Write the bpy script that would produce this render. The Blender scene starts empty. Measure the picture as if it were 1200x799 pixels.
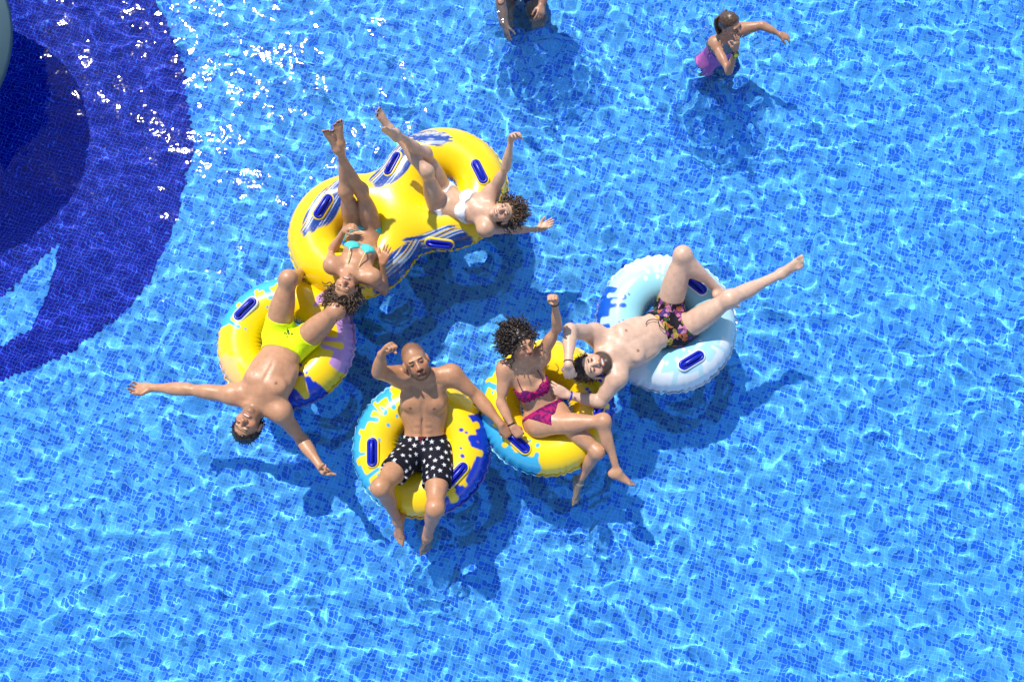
import bpy, math, random
import numpy as np
from mathutils import Vector
sc = bpy.context.scene
R = math.radians

# ------------------------------------------------------------------ camera
TILT, DIST, FPX = 12.0, 6.25, 1000.0        # degrees from straight down, metres, focal length in photo pixels
cam_d = bpy.data.cameras.new('camera')
cam = bpy.data.objects.new('camera', cam_d)
sc.collection.objects.link(cam)
cam_d.sensor_width = 36
cam_d.lens = 36 * FPX / 1200
cam_d.clip_end = 300
cam.location = (0, -DIST * math.sin(R(TILT)), DIST * math.cos(R(TILT)))
cam.rotation_euler = (R(TILT), 0, 0)
sc.camera = cam

# ------------------------------------------------------------------ sky and sun
SUN_DIR = Vector((-.335, .54, .907)).normalized()
world = bpy.data.worlds.new('World')
sc.world = world
world.use_nodes = True
nt = world.node_tree
sky = nt.nodes.new('ShaderNodeTexSky')
sky.sky_type = 'NISHITA'
sky.sun_disc = False
sky.dust_density = 0.15
sky.sun_elevation = math.asin(SUN_DIR.z)
sky.sun_rotation = math.atan2(SUN_DIR.x, SUN_DIR.y)
nt.links.new(sky.outputs[0], nt.nodes['Background'].inputs[0])
nt.nodes['Background'].inputs[1].default_value = 0.145
sun_d = bpy.data.lights.new('sun', 'SUN')
sun_d.energy = 4.2
sun_d.angle = R(.9)
sun_d.color = (1, .945, .85)
sun = bpy.data.objects.new('sun', sun_d)
sc.collection.objects.link(sun)
sun.location = SUN_DIR * 20
sun.rotation_euler = SUN_DIR.to_track_quat('Z', 'Y').to_euler()
sun_d.cycles.is_caustics_light = True        # real refracted caustics under the water

# ------------------------------------------------------------------ exposure and render settings
sc.view_settings.view_transform = 'Standard'
sc.view_settings.look = 'None'
sc.view_settings.gamma = 1
sc.view_settings.exposure = 0.24
sc.cycles.use_denoising = True
sc.cycles.max_bounces = 6
sc.cycles.diffuse_bounces = 2
sc.cycles.glossy_bounces = 2
sc.cycles.transmission_bounces = 5
sc.cycles.blur_glossy = 0.5
sc.cycles.sample_clamp_indirect = 3
sc.cycles.use_adaptive_sampling = True
sc.cycles.adaptive_threshold = 0.02

WATER = True
DEPTH = 0.70
C = sc.collection

# ------------------------------------------------------------------ small helpers
def lin(r, g, b):
    f = lambda c: (c / 255 / 12.92) if c <= 10 else ((c / 255 + .055) / 1.055) ** 2.4
    return np.array([f(r), f(g), f(b)])

CT, ST = math.cos(R(TILT)), math.sin(R(TILT))
CAM = np.array(cam.location)
def W(px, py, z):
    """the point of the place at height z that the photograph shows at (px, py)"""
    x, y = (px - 600) / FPX, (399.5 - py) / FPX
    d = np.array([x, y * CT + ST, y * ST - CT])
    return CAM + d * ((z - CAM[2]) / d[2])

def nrm(v):
    v = np.asarray(v, float)
    return v / (np.linalg.norm(v) + 1e-12)

def tag(o, label=None, cat=None, group=None, kind=None):
    if label: o['label'] = label
    if cat: o['category'] = cat
    if group: o['group'] = group
    if kind: o['kind'] = kind
    return o

def mesh_obj(name, v, f, mat=None, parent=None, smooth=True, col=None):
    v = np.asarray(v, np.float32)
    me = bpy.data.meshes.new(name)
    f = np.asarray(f, np.int32)
    k = f.shape[1]
    me.vertices.add(len(v)); me.vertices.foreach_set('co', v.ravel())
    me.loops.add(f.size); me.loops.foreach_set('vertex_index', f.ravel())
    me.polygons.add(len(f)); me.polygons.foreach_set('loop_start', np.arange(0, f.size, k, dtype=np.int32))
    me.update(calc_edges=True)
    me.polygons.foreach_set('use_smooth', np.full(len(f), smooth))
    if col is not None:
        a = me.color_attributes.new('Col', 'FLOAT_COLOR', 'POINT')
        c4 = np.ones((len(v), 4), np.float32); c4[:, :3] = col
        a.data.foreach_set('color', c4.ravel())
    if mat: me.materials.append(mat)
    o = bpy.data.objects.new(name, me)
    C.objects.link(o)
    if parent: o.parent = parent
    o.cycles.is_caustics_receiver = True
    return o

class MB:
    """collects several quad shapes for ONE mesh"""
    def __init__(s): s.v, s.f, s.n = [], [], 0
    def add(s, v, f):
        s.v.append(np.asarray(v, float)); s.f.append(np.asarray(f) + s.n); s.n += len(v)
    def tube(s, pts, rad, n=6, closed=False, flat=None):
        pts = np.asarray(pts, float); m = len(pts)
        rad = np.broadcast_to(np.asarray(rad, float), (m,))
        if closed: T = np.roll(pts, -1, 0) - np.roll(pts, 1, 0)
        else: T = np.gradient(pts, axis=0)
        T /= np.linalg.norm(T, axis=1)[:, None] + 1e-12
        up = np.array([0, 0, 1.]) if abs(T[0][2]) < .9 else np.array([1., 0, 0])
        A = []; a = nrm(up - T[0] * np.dot(up, T[0]))
        for t in T:
            a = nrm(a - t * np.dot(a, t)); A.append(a)
        A = np.array(A); B = np.cross(T, A)
        th = np.arange(n) / n * 2 * math.pi
        fl = 1 if flat is None else flat
        ring = pts[:, None] + rad[:, None, None] * (np.cos(th)[None, :, None] * A[:, None] * fl + np.sin(th)[None, :, None] * B[:, None])
        i = np.arange(m * n).reshape(m, n)
        if closed: a0, a1 = i, np.roll(i, -1, 0)
        else: a0, a1 = i[:-1], i[1:]
        f = np.stack([a0, np.roll(a0, -1, 1), np.roll(a1, -1, 1), a1], -1).reshape(-1, 4)
        v = ring.reshape(-1, 3)
        if not closed:
            v = np.vstack([v, pts[0] - T[0] * rad[0] * .5, pts[-1] + T[-1] * rad[-1] * .5])
            c0, c1 = m * n, m * n + 1
            e = [[i[0][(j + 1) % n], i[0][j], c0, c0] for j in range(n)] + [[i[-1][j], i[-1][(j + 1) % n], c1, c1] for j in range(n)]
            f = np.vstack([f, np.array(e)])
        s.add(v, f)
    def build(s, name, mat, parent=None, col=None):
        v = np.vstack(s.v); f = np.vstack(s.f)
        tri = f[:, 2] == f[:, 3]
        if not tri.any(): return mesh_obj(name, v, f, mat, parent, col=col)
        q, t = f[~tri], f[tri][:, :3]
        t2 = np.vstack([q[:, [0, 1, 2]], q[:, [0, 2, 3]], t])
        return mesh_obj(name, v, t2, mat, parent, col=col)

# value noise on numpy arrays
def _h(ix, iy, iz, seed):
    n = (ix * 374761393 + iy * 668265263 + iz * 2147483647 + seed * 974634777).astype(np.int64)
    n = (n ^ (n >> 13)) * 1274126177
    n = n ^ (n >> 16)
    return (n & 0xffff) / 65535.0
def noise(p, seed=0):
    p = np.asarray(p, float)
    if p.shape[-1] == 2: p = np.concatenate([p, np.zeros(p.shape[:-1] + (1,))], -1)
    i = np.floor(p).astype(np.int64); f = p - i; f = f * f * (3 - 2 * f)
    r = 0
    for dx in (0, 1):
        for dy in (0, 1):
            for dz in (0, 1):
                w = (f[..., 0] if dx else 1 - f[..., 0]) * (f[..., 1] if dy else 1 - f[..., 1]) * (f[..., 2] if dz else 1 - f[..., 2])
                r = r + w * _h(i[..., 0] + dx, i[..., 1] + dy, i[..., 2] + dz, seed)
    return r
def sstep(a, b, x):
    t = np.clip((x - a) / (b - a), 0, 1)
    return t * t * (3 - 2 * t)

# ------------------------------------------------------------------ materials
def new_mat(name):
    m = bpy.data.materials.new(name); m.use_nodes = True
    return m, m.node_tree, m.node_tree.nodes['Principled BSDF']

def simple(name, col, rough=.5, spec=.5, bump=0, bscale=60, coat=0):
    m, t, b = new_mat(name)
    b.inputs['Base Color'].default_value = (*col, 1)
    b.inputs['Roughness'].default_value = rough
    b.inputs['Specular IOR Level'].default_value = spec
    b.inputs['Coat Weight'].default_value = coat
    if bump:
        tc = t.nodes.new('ShaderNodeTexCoord'); n = t.nodes.new('ShaderNodeTexNoise'); bp = t.nodes.new('ShaderNodeBump')
        n.inputs['Scale'].default_value = bscale; n.inputs['Detail'].default_value = 4
        bp.inputs['Strength'].default_value = bump; bp.inputs['Distance'].default_value = .004
        t.links.new(tc.outputs['Object'], n.inputs['Vector']); t.links.new(n.outputs['Fac'], bp.inputs['Height']); t.links.new(bp.outputs[0], b.inputs['Normal'])
    return m

def attr_mat(name, rough=.4, spec=.5, bump=0, bscale=60, var=0, vscale=25, coat=0, sss=0, bdist=.004):
    m, t, b = new_mat(name)
    a = t.nodes.new('ShaderNodeAttribute'); a.attribute_name = 'Col'
    src = a.outputs['Color']
    tc = t.nodes.new('ShaderNodeTexCoord')
    if var:
        n = t.nodes.new('ShaderNodeTexNoise'); n.inputs['Scale'].default_value = vscale; n.inputs['Detail'].default_value = 5
        t.links.new(tc.outputs['Object'], n.inputs['Vector'])
        mr = t.nodes.new('ShaderNodeMapRange'); mr.inputs[1].default_value = .3; mr.inputs[2].default_value = .7
        mr.inputs[3].default_value = 1 - var; mr.inputs[4].default_value = 1 + var
        t.links.new(n.outputs['Fac'], mr.inputs[0])
        mx = t.nodes.new('ShaderNodeVectorMath'); mx.operation = 'SCALE'
        t.links.new(src, mx.inputs[0]); t.links.new(mr.outputs[0], mx.inputs['Scale']); src = mx.outputs[0]
    t.links.new(src, b.inputs['Base Color'])
    b.inputs['Roughness'].default_value = rough; b.inputs['Specular IOR Level'].default_value = spec
    b.inputs['Coat Weight'].default_value = coat; b.inputs['Coat Roughness'].default_value = .12
    if sss:
        b.inputs['Subsurface Weight'].default_value = sss
        b.inputs['Subsurface Radius'].default_value = (1, .35, .2); b.inputs['Subsurface Scale'].default_value = .012
    if bump:
        n2 = t.nodes.new('ShaderNodeTexNoise'); n2.inputs['Scale'].default_value = bscale; n2.inputs['Detail'].default_value = 4
        bp = t.nodes.new('ShaderNodeBump'); bp.inputs['Strength'].default_value = bump; bp.inputs['Distance'].default_value = bdist
        t.links.new(tc.outputs['Object'], n2.inputs['Vector']); t.links.new(n2.outputs['Fac'], bp.inputs['Height']); t.links.new(bp.outputs[0], b.inputs['Normal'])
    return m

M_SKIN = attr_mat('skin', rough=.40, spec=.5, bump=.35, bscale=90, var=.11, vscale=24, sss=.12)
M_VINYL = attr_mat('inflatable_vinyl', rough=.27, spec=.5, bump=.12, bscale=9, var=.03, vscale=6, coat=.25, bdist=.02)
M_CLOTH = attr_mat('swimwear_cloth', rough=.75, spec=.25, bump=.6, bscale=38, var=.08, vscale=60, bdist=.006)
M_HAIR_DARK = simple('dark_hair', (.026, .015, .010), .38, .5)
M_HAIR_BROWN = simple('brown_hair', (.085, .046, .024), .4, .5)
M_HANDLE = simple('handle_blue_plastic', lin(8, 30, 175), .3, .5)
M_PAD_Y = simple('handle_pad_yellow', lin(250, 215, 60), .35)
M_PAD_W = simple('handle_pad_white', lin(225, 232, 240), .35)
M_BLACK = simple('black_cord', (.012, .012, .014), .5)

def mosaic(name, base, dark, grout, p_dark, blocks=True, gw=.44):
    """small square pool tiles: grid turned as the pool's floor is laid, each tile its own shade"""
    m, t, b = new_mat(name)
    N, Lk = t.nodes.new, t.links.new
    tc = N('ShaderNodeTexCoord'); mp = N('ShaderNodeMapping')
    mp.inputs['Rotation'].default_value = (0, 0, R(TILE_ROT)); mp.inputs['Scale'].default_value = (1 / TILE,) * 3
    Lk(tc.outputs['Object'], mp.inputs['Vector'])
    fl = N('ShaderNodeVectorMath'); fl.operation = 'FLOOR'; Lk(mp.outputs[0], fl.inputs[0])
    fr = N('ShaderNodeVectorMath'); fr.operation = 'FRACTION'; Lk(mp.outputs[0], fr.inputs[0])
    wn = N('ShaderNodeTexWhiteNoise'); wn.noise_dimensions = '2D'; Lk(fl.outputs[0], wn.inputs['Vector'])
    # 2 x 2 (and 2 x 1) blocks of one shade
    def blk(sx, sy, off):
        d = N('ShaderNodeVectorMath'); d.operation = 'DIVIDE'; d.inputs[1].default_value = (sx, sy, 1)
        a = N('ShaderNodeVectorMath'); a.operation = 'ADD'; a.inputs[1].default_value = (off, off * 2, 0)
        Lk(fl.outputs[0], a.inputs[0]); Lk(a.outputs[0], d.inputs[0])
        f2 = N('ShaderNodeVectorMath'); f2.operation = 'FLOOR'; Lk(d.outputs[0], f2.inputs[0])
        w2 = N('ShaderNodeTexWhiteNoise'); w2.noise_dimensions = '2D'; Lk(f2.outputs[0], w2.inputs['Vector'])
        return w2.outputs['Value']
    def less(x, v):
        q = N('ShaderNodeMath'); q.operation = 'LESS_THAN'; q.inputs[1].default_value = v; Lk(x, q.inputs[0]); return q.outputs[0]
    def mx(a, c):
        q = N('ShaderNodeMath'); q.operation = 'MAXIMUM'; Lk(a, q.inputs[0]); Lk(c, q.inputs[1]); return q.outputs[0]
    fac = less(wn.outputs['Value'], p_dark * .5)
    if blocks:
        fac = mx(fac, less(blk(2, 2, 11), p_dark * .28))
        fac = mx(fac, less(blk(2, 1, 5), p_dark * .3))
        fac = mx(fac, less(blk(1, 3, 31), p_dark * .16))
    mix = N('ShaderNodeMix'); mix.data_type = 'RGBA'; mix.inputs[6].default_value = (*base, 1); mix.inputs[7].default_value = (*dark, 1)
    Lk(fac, mix.inputs[0])
    # a little shade variation from tile to tile
    w3 = N('ShaderNodeTexWhiteNoise'); w3.noise_dimensions = '3D'; Lk(fl.outputs[0], w3.inputs['Vector'])
    mr = N('ShaderNodeMapRange'); mr.inputs[3].default_value = .82; mr.inputs[4].default_value = 1.12; Lk(w3.outputs['Value'], mr.inputs[0])
    sca = N('ShaderNodeVectorMath'); sca.operation = 'SCALE'; Lk(mix.outputs[2], sca.inputs[0]); Lk(mr.outputs[0], sca.inputs['Scale'])
    # grout lines
    sp = N('ShaderNodeSeparateXYZ'); Lk(fr.outputs[0], sp.inputs[0])
    def edge(x):
        a = N('ShaderNodeMath'); a.operation = 'SUBTRACT'; a.inputs[1].default_value = .5; Lk(x, a.inputs[0])
        c = N('ShaderNodeMath'); c.operation = 'ABSOLUTE'; Lk(a.outputs[0], c.inputs[0]); return c.outputs[0]
    g = mx(edge(sp.outputs[0]), edge(sp.outputs[1]))
    gt = N('ShaderNodeMath'); gt.operation = 'GREATER_THAN'; gt.inputs[1].default_value = gw; Lk(g, gt.inputs[0])
    m2 = N('ShaderNodeMix'); m2.data_type = 'RGBA'; m2.inputs[7].default_value = (*grout, 1)
    Lk(gt.outputs[0], m2.inputs[0]); Lk(sca.outputs[0], m2.inputs[6]); Lk(m2.outputs[2], b.inputs['Base Color'])
    b.inputs['Roughness'].default_value = .5; b.inputs['Specular IOR Level'].default_value = .1
    return m

TILE, TILE_ROT = .0295, 18.0

# ------------------------------------------------------------------ the pool: floor, mosaic figure, water
def grid_mesh(name, xs, ys, zf, mat):
    X, Y = np.meshgrid(xs, ys, indexing='xy')
    v = np.stack([X, Y, zf(X, Y)], -1).reshape(-1, 3)
    nx, ny = len(xs), len(ys); i = np.arange(nx * ny).reshape(ny, nx)
    f = np.stack([i[:-1, :-1], i[:-1, 1:], i[1:, 1:], i[1:, :-1]], -1).reshape(-1, 4)
    return mesh_obj(name, v, f, mat)

M_FLOOR = mosaic('pale_blue_mosaic', lin(94, 186, 255), lin(44, 128, 247), lin(146, 212, 255), .36)
M_NAVY = mosaic('navy_mosaic', lin(0, 2, 150), lin(0, 1, 128), lin(64, 112, 250), .3, False, .455)
floor = tag(grid_mesh('pool_floor', np.linspace(-16, 16, 17), np.linspace(-16, 16, 17), lambda X, Y: X * 0 - DEPTH, M_FLOOR), kind='structure')

# navy figure laid in whole tiles (stepped edge), outline read in the plan of the floor
def in_poly(p, poly):
    x, y = p[:, 0], p[:, 1]; inside = np.zeros(len(p), bool); n = len(poly)
    for i in range(n):
        x0, y0 = poly[i]; x1, y1 = poly[(i + 1) % n]
        c = ((y0 > y) != (y1 > y)) & (x < (x1 - x0) * (y - y0) / (y1 - y0 + 1e-12) + x0)
        inside ^= c
    return inside
def appar(px, py):
    """floor point seen at a pixel through still water"""
    p = W(px, py, 0); d = nrm(p - CAM)
    h = d[:2] / 1.333; hz = math.sqrt(1 - h @ h)
    return p[:2] + h / hz * DEPTH
outer = [appar(*q) for q in [(172, -30), (186, 5), (203, 45), (216, 90), (224, 140), (226, 175), (220, 215), (208, 255), (192, 295), (172, 335), (145, 368), (110, 395), (70, 420), (30, 437), (0, 446), (-60, 452), (-140, 440), (-220, 400), (-280, 330), (-310, 240), (-315, 120), (-290, 0), (-240, -80), (-160, -140), (-60, -170), (40, -150), (120, -100)]]
slit = [appar(*q) for q in [(72, 284), (56, 298), (34, 318), (14, 340), (-20, 362), (-70, 385), (-130, 390), (-130, 415), (-70, 425), (-20, 418), (6, 402), (36, 384), (52, 350), (64, 315)]]
ca, sa = math.cos(R(TILE_ROT)), math.sin(R(TILE_ROT))
gi, gj = np.meshgrid(np.arange(-330, 120), np.arange(-160, 255), indexing='ij')
ctr = (np.stack([gi, gj], -1).reshape(-1, 2) + .5) * TILE                       # tile centres in the turned grid
ctr_w = np.stack([ctr[:, 0] * ca + ctr[:, 1] * sa, -ctr[:, 0] * sa + ctr[:, 1] * ca], -1)
keep = in_poly(ctr_w, outer) & ~in_poly(ctr_w, slit)
ctr = ctr[keep]; h = TILE / 2
qv = (ctr[:, None] + np.array([[-h, -h], [h, -h], [h, h], [-h, h]])[None]).reshape(-1, 2)
qw = np.stack([qv[:, 0] * ca + qv[:, 1] * sa, -qv[:, 0] * sa + qv[:, 1] * ca, np.full(len(qv), -DEPTH + .004)], -1)
navy = mesh_obj('mosaic_inlay', qw, np.arange(len(qw)).reshape(-1, 4), M_NAVY, floor, smooth=False)
navy['label'] = 'navy blue mosaic figure laid in the pale pool floor'

rng = np.random.default_rng(3)
def waves(X, Y):
    Z = np.zeros_like(X)
    for k in range(130):
        lam = 0.095 * (1.1 / 0.095) ** rng.random()
        th = rng.random() * 2 * math.pi
        a = WAVE_A * (lam / 0.3) ** WAVE_P * rng.uniform(.5, 1.2)
        kx, ky = 2 * math.pi / lam * math.cos(th), 2 * math.pi / lam * math.sin(th)
        Z += a * np.sin(kx * X + ky * Y + rng.random() * 6.28)
    calm = noise(np.stack([X * .55 + 9, Y * .55 + 4], -1), 21) * .6 + noise(np.stack([X * 1.3, Y * 1.3], -1), 22) * .4
    Z *= .62 + .75 * calm                                              # calmer and livelier patches
    for px, py, Ro in ((336, 401, .485), (494, 524, .482), (640, 477, .478), (780, 379, .505), (415, 277, .48), (519, 222, .48)):
        c = W(px, py, .08); d = np.hypot(X - c[0], Y - c[1]) - Ro; a = np.arctan2(Y - c[1], X - c[0])
        Z += .0011 * np.sin(d * 2 * math.pi / .10 + 1.2 * np.sin(a * 5) + .7 * np.sin(a * 11)) * np.exp(-np.maximum(d, 0) / .14) * (d > -.1)
    # rings of ripples sent out by the bathers who move in the water
    for px, py, amp, lam, reach in ((832, 66, .0075, .13, .30), (612, 10, .005, .12, .4), (470, 640, .0016, .10, .3), (680, 590, .0014, .10, .25)):
        c = W(px, py, 0); r = np.hypot(X - c[0], Y - c[1]); a = np.arctan2(Y - c[1], X - c[0])
        Z += amp * np.sin(r * 2 * math.pi / lam + 1.3 * np.sin(a * 3) + .8 * np.sin(a * 7 + r * 9)) * np.exp(-(r / reach) ** 2) * sstep(0, .1, r)
    return Z
WAVE_A, WAVE_P = .00047, 1.0
def axis(lo, hi, st, far):
    c = np.arange(lo, hi, st)
    return np.concatenate([lo - np.geomspace(.06, far, 14)[::-1], c, c[-1] + np.geomspace(.06, far, 14)])
if WATER:
    m, t, b = new_mat('pool_water'); t.nodes.remove(b)
    g = t.nodes.new('ShaderNodeBsdfRefraction'); g.inputs['IOR'].default_value = 1.333; g.inputs['Roughness'].default_value = 0
    g.inputs['Color'].default_value = (.86, .965, 1, 1)
    gl = t.nodes.new('ShaderNodeBsdfAnisotropic'); gl.inputs['Roughness'].default_value = .045
    fn = t.nodes.new('ShaderNodeFresnel'); fn.inputs['IOR'].default_value = 1.333; mxs = t.nodes.new('ShaderNodeMixShader')
    t.links.new(fn.outputs[0], mxs.inputs[0]); t.links.new(g.outputs[0], mxs.inputs[1]); t.links.new(gl.outputs[0], mxs.inputs[2])
    t.links.new(mxs.outputs[0], t.nodes['Material Output'].inputs[0])
    tc = t.nodes.new('ShaderNodeTexCoord'); nz = t.nodes.new('ShaderNodeTexNoise'); bp = t.nodes.new('ShaderNodeBump')
    nz.inputs['Scale'].default_value = 16; nz.inputs['Detail'].default_value = 1; bp.inputs['Strength'].default_value = 1; bp.inputs['Distance'].default_value = .0032
    t.links.new(tc.outputs['Object'], nz.inputs['Vector']); t.links.new(nz.outputs['Fac'], bp.inputs['Height']); [t.links.new(bp.outputs[0], q.inputs['Normal']) for q in (g, gl, fn)]
    water = tag(grid_mesh('water', axis(-4.8, 4.8, .0215, 9), axis(-3.0, 4.3, .0215, 9), waves, m), kind='structure')
    water.cycles.is_caustics_caster = True
    water.cycles.is_caustics_receiver = False

# ------------------------------------------------------------------ solid modelling by distance fields (one closed skin per body)
class Field:
    def __init__(s): s.p = []
    # each primitive: (bbox centre, bbox radius, function(points)->distance, blend k, op)
    def rcone(s, a, b, r1, r2, k=.03, flat=None, op='u'):
        a, b = np.asarray(a, np.float32), np.asarray(b, np.float32); ba = b - a; L2 = np.float32(ba @ ba + 1e-9)
        def f(X):
            p = X - a; h = np.clip((p @ ba) / L2, 0, 1)
            q = p - h[..., None] * ba
            if flat is not None:
                n, sf = flat; n = n.astype(np.float32); q = q + (q @ n)[..., None] * n * (sf - 1)
            d = np.sqrt((q * q).sum(-1)) - (r1 + (r2 - r1) * h)
            return d
        rm = max(r1, r2)
        s.p.append((np.minimum(a, b) - rm, np.maximum(a, b) + rm, f, k, op)); return s
    def ell(s, c, ax, rad, k=.03, op='u'):
        c = np.asarray(c, np.float32); A = np.asarray(ax, np.float32); rad = np.asarray(rad, np.float32)
        def f(X):
            q = (X - c) @ A.T
            k0 = np.sqrt(((q / rad) ** 2).sum(-1)); k1 = np.sqrt(((q / rad ** 2) ** 2).sum(-1)) + 1e-9
            return k0 * (k0 - 1) / k1
        e = np.sqrt(((A * rad[:, None]) ** 2).sum(0))
        s.p.append((c - e, c + e, f, k, op)); return s
    def sph(s, c, r, k=.03, op='u'):
        return s.rcone(c, np.asarray(c) + 1e-4, r, r, k, None, op)
    def bounds(s):
        u = [p for p in s.p if p[4] == 'u']
        return np.min([p[0] for p in u], 0), np.max([p[1] for p in u], 0)
    def sample(s, xs, ys, zs, pad=.03):
        D = np.full((len(xs), len(ys), len(zs)), 1., np.float32)
        for lo, hi, f, k, op in s.p:
            m = pad + k
            sl = []
            for c, ax in enumerate((xs, ys, zs)):
                i0, i1 = np.searchsorted(ax, lo[c] - m), np.searchsorted(ax, hi[c] + m)
                sl.append(slice(i0, i1))
            if any(q.stop <= q.start for q in sl): continue
            X = np.stack(np.meshgrid(xs[sl[0]].astype(np.float32), ys[sl[1]].astype(np.float32), zs[sl[2]].astype(np.float32), indexing='ij'), -1)
            d = f(X).astype(np.float32); E0 = D[tuple(sl)]
            if op == 'u':
                h = np.maximum(k - np.abs(d - E0), 0) / k
                D[tuple(sl)] = np.minimum(d, E0) - h * h * k * .25
            else:
                d = -d; h = np.maximum(k - np.abs(d - E0), 0) / k
                D[tuple(sl)] = np.maximum(d, E0) + h * h * k * .25
        return D

def nets(D, xs, ys, zs):
    S = D < 0
    n = [len(xs), len(ys), len(zs)]
    cnt = np.zeros((n[0] - 1, n[1] - 1, n[2] - 1), np.uint8)
    for dx in (0, 1):
        for dy in (0, 1):
            for dz in (0, 1):
                cnt += S[dx:n[0] - 1 + dx, dy:n[1] - 1 + dy, dz:n[2] - 1 + dz]
    act = (cnt > 0) & (cnt < 8)
    I = np.argwhere(act)
    idx = np.full(act.shape, -1, np.int32); idx[act] = np.arange(len(I))
    acc = np.zeros((len(I), 3)); num = np.zeros(len(I))
    cor = [(a, b, c) for a in (0, 1) for b in (0, 1) for c in (0, 1)]
    val = {c: D[I[:, 0] + c[0], I[:, 1] + c[1], I[:, 2] + c[2]] for c in cor}
    for c in cor:
        for a in range(3):
            if c[a]: continue
            e = list(c); e[a] = 1; e = tuple(e)
            v0, v1 = val[c], val[e]; m = (v0 < 0) != (v1 < 0)
            t = np.where(m, v0 / (v0 - v1 + 1e-12), 0)
            p = np.tile(np.array(c, float), (len(I), 1)); p[:, a] += t
            acc += p * m[:, None]; num += m
    fr = acc / num[:, None]
    P = np.empty_like(fr)
    for a, ax in enumerate((xs, ys, zs)):
        i = I[:, a]; P[:, a] = ax[i] + fr[:, a] * (ax[i + 1] - ax[i])
    F = []
    for a in range(3):
        b, c = (a + 1) % 3, (a + 2) % 3
        s0 = [slice(None)] * 3; s1 = [slice(None)] * 3
        s0[a] = slice(0, -1); s1[a] = slice(1, None)
        for q in (b, c): s0[q] = slice(1, -1); s1[q] = slice(1, -1)
        A, B = S[tuple(s0)], S[tuple(s1)]
        E = np.argwhere(A != B)
        if not len(E): continue
        inside = A[E[:, 0], E[:, 1], E[:, 2]]
        E = E.copy(); E[:, b] += 1; E[:, c] += 1
        def at(db, dc):
            q = E.copy(); q[:, b] += db; q[:, c] += dc
            return idx[q[:, 0], q[:, 1], q[:, 2]]
        quad = np.stack([at(-1, -1), at(0, -1), at(0, 0), at(-1, 0)], -1)
        quad[~inside] = quad[~inside][:, ::-1]
        F.append(quad)
    return P, np.vstack(F)

def axis_pts(lo, hi, st, fine=()):
    """grid lines, closer together inside the ranges given in fine = [(a, b, step)]"""
    out = [lo]; x = lo
    while x < hi:
        h = st
        for a, b, s in fine:
            if a <= x <= b: h = min(h, s)
        x += h; out.append(x)
    return np.array(out)

# ------------------------------------------------------------------ people
HANDS = {   # curl per finger (index, middle, ring, little): three joint angles; spread; thumb (across, out, bend)
    'open':    ([(.1, .15, .1), (.05, .1, .1), (.08, .15, .1), (.15, .2, .15)], .16, (.15, .9, .1)),
    'flat':    ([(.05, .08, .05), (.03, .06, .05), (.05, .08, .05), (.1, .12, .1)], .05, (.1, .5, .1)),
    'relaxed': ([(.35, .5, .3), (.45, .6, .35), (.5, .65, .4), (.55, .7, .4)], .06, (.35, .5, .3)),
    'claw':    ([(.5, .9, .5), (.35, .7, .5), (.4, .8, .5), (.3, .7, .4)], .14, (.6, .6, .4)),
    'fist':    ([(1.35, 1.6, .9)] * 4, .0, (.95, .1, .9)),
    'grip':    ([(.9, 1.0, .6)] * 4, .02, (.7, .4, .5)),
    'pinch':   ([(.95, .85, .4), (.25, .35, .2), (.15, .3, .2), (.1, .2, .2)], .12, (.8, .55, .35)),
}

def perp(u):
    x = nrm(np.cross(u, [.31, .22, .93])); return x, np.cross(u, x)

class Body:
    """a trunk with limbs: each limb grows out of the trunk, limbs that merely touch stay apart"""
    def __init__(s): s.trunk = Field(); s.limbs = {}
    def limb(s, q): return s.limbs.setdefault(q, Field())
    def bounds(s):
        b = [f.bounds() for f in [s.trunk] + list(s.limbs.values())]
        return np.min([q[0] for q in b], 0), np.max([q[1] for q in b], 0)
    def sample(s, xs, ys, zs, skip=()):
        T = s.trunk.sample(xs, ys, zs); out = T.copy()
        for q, F in s.limbs.items():
            if q.startswith(tuple(skip) or ('-',)): continue
            lo, hi = F.bounds(); sl = []
            for c, ax in enumerate((xs, ys, zs)):
                sl.append(slice(np.searchsorted(ax, lo[c] - .09), np.searchsorted(ax, hi[c] + .09)))
            if any(e.stop <= e.start for e in sl): continue
            L = F.sample(xs[sl[0]], ys[sl[1]], zs[sl[2]]); sl = tuple(sl); k = .055
            h = np.maximum(k - np.abs(L - T[sl]), 0) / k
            out[sl] = np.minimum(out[sl], np.minimum(L, T[sl]) - h * h * k * .25)
        return out

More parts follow.
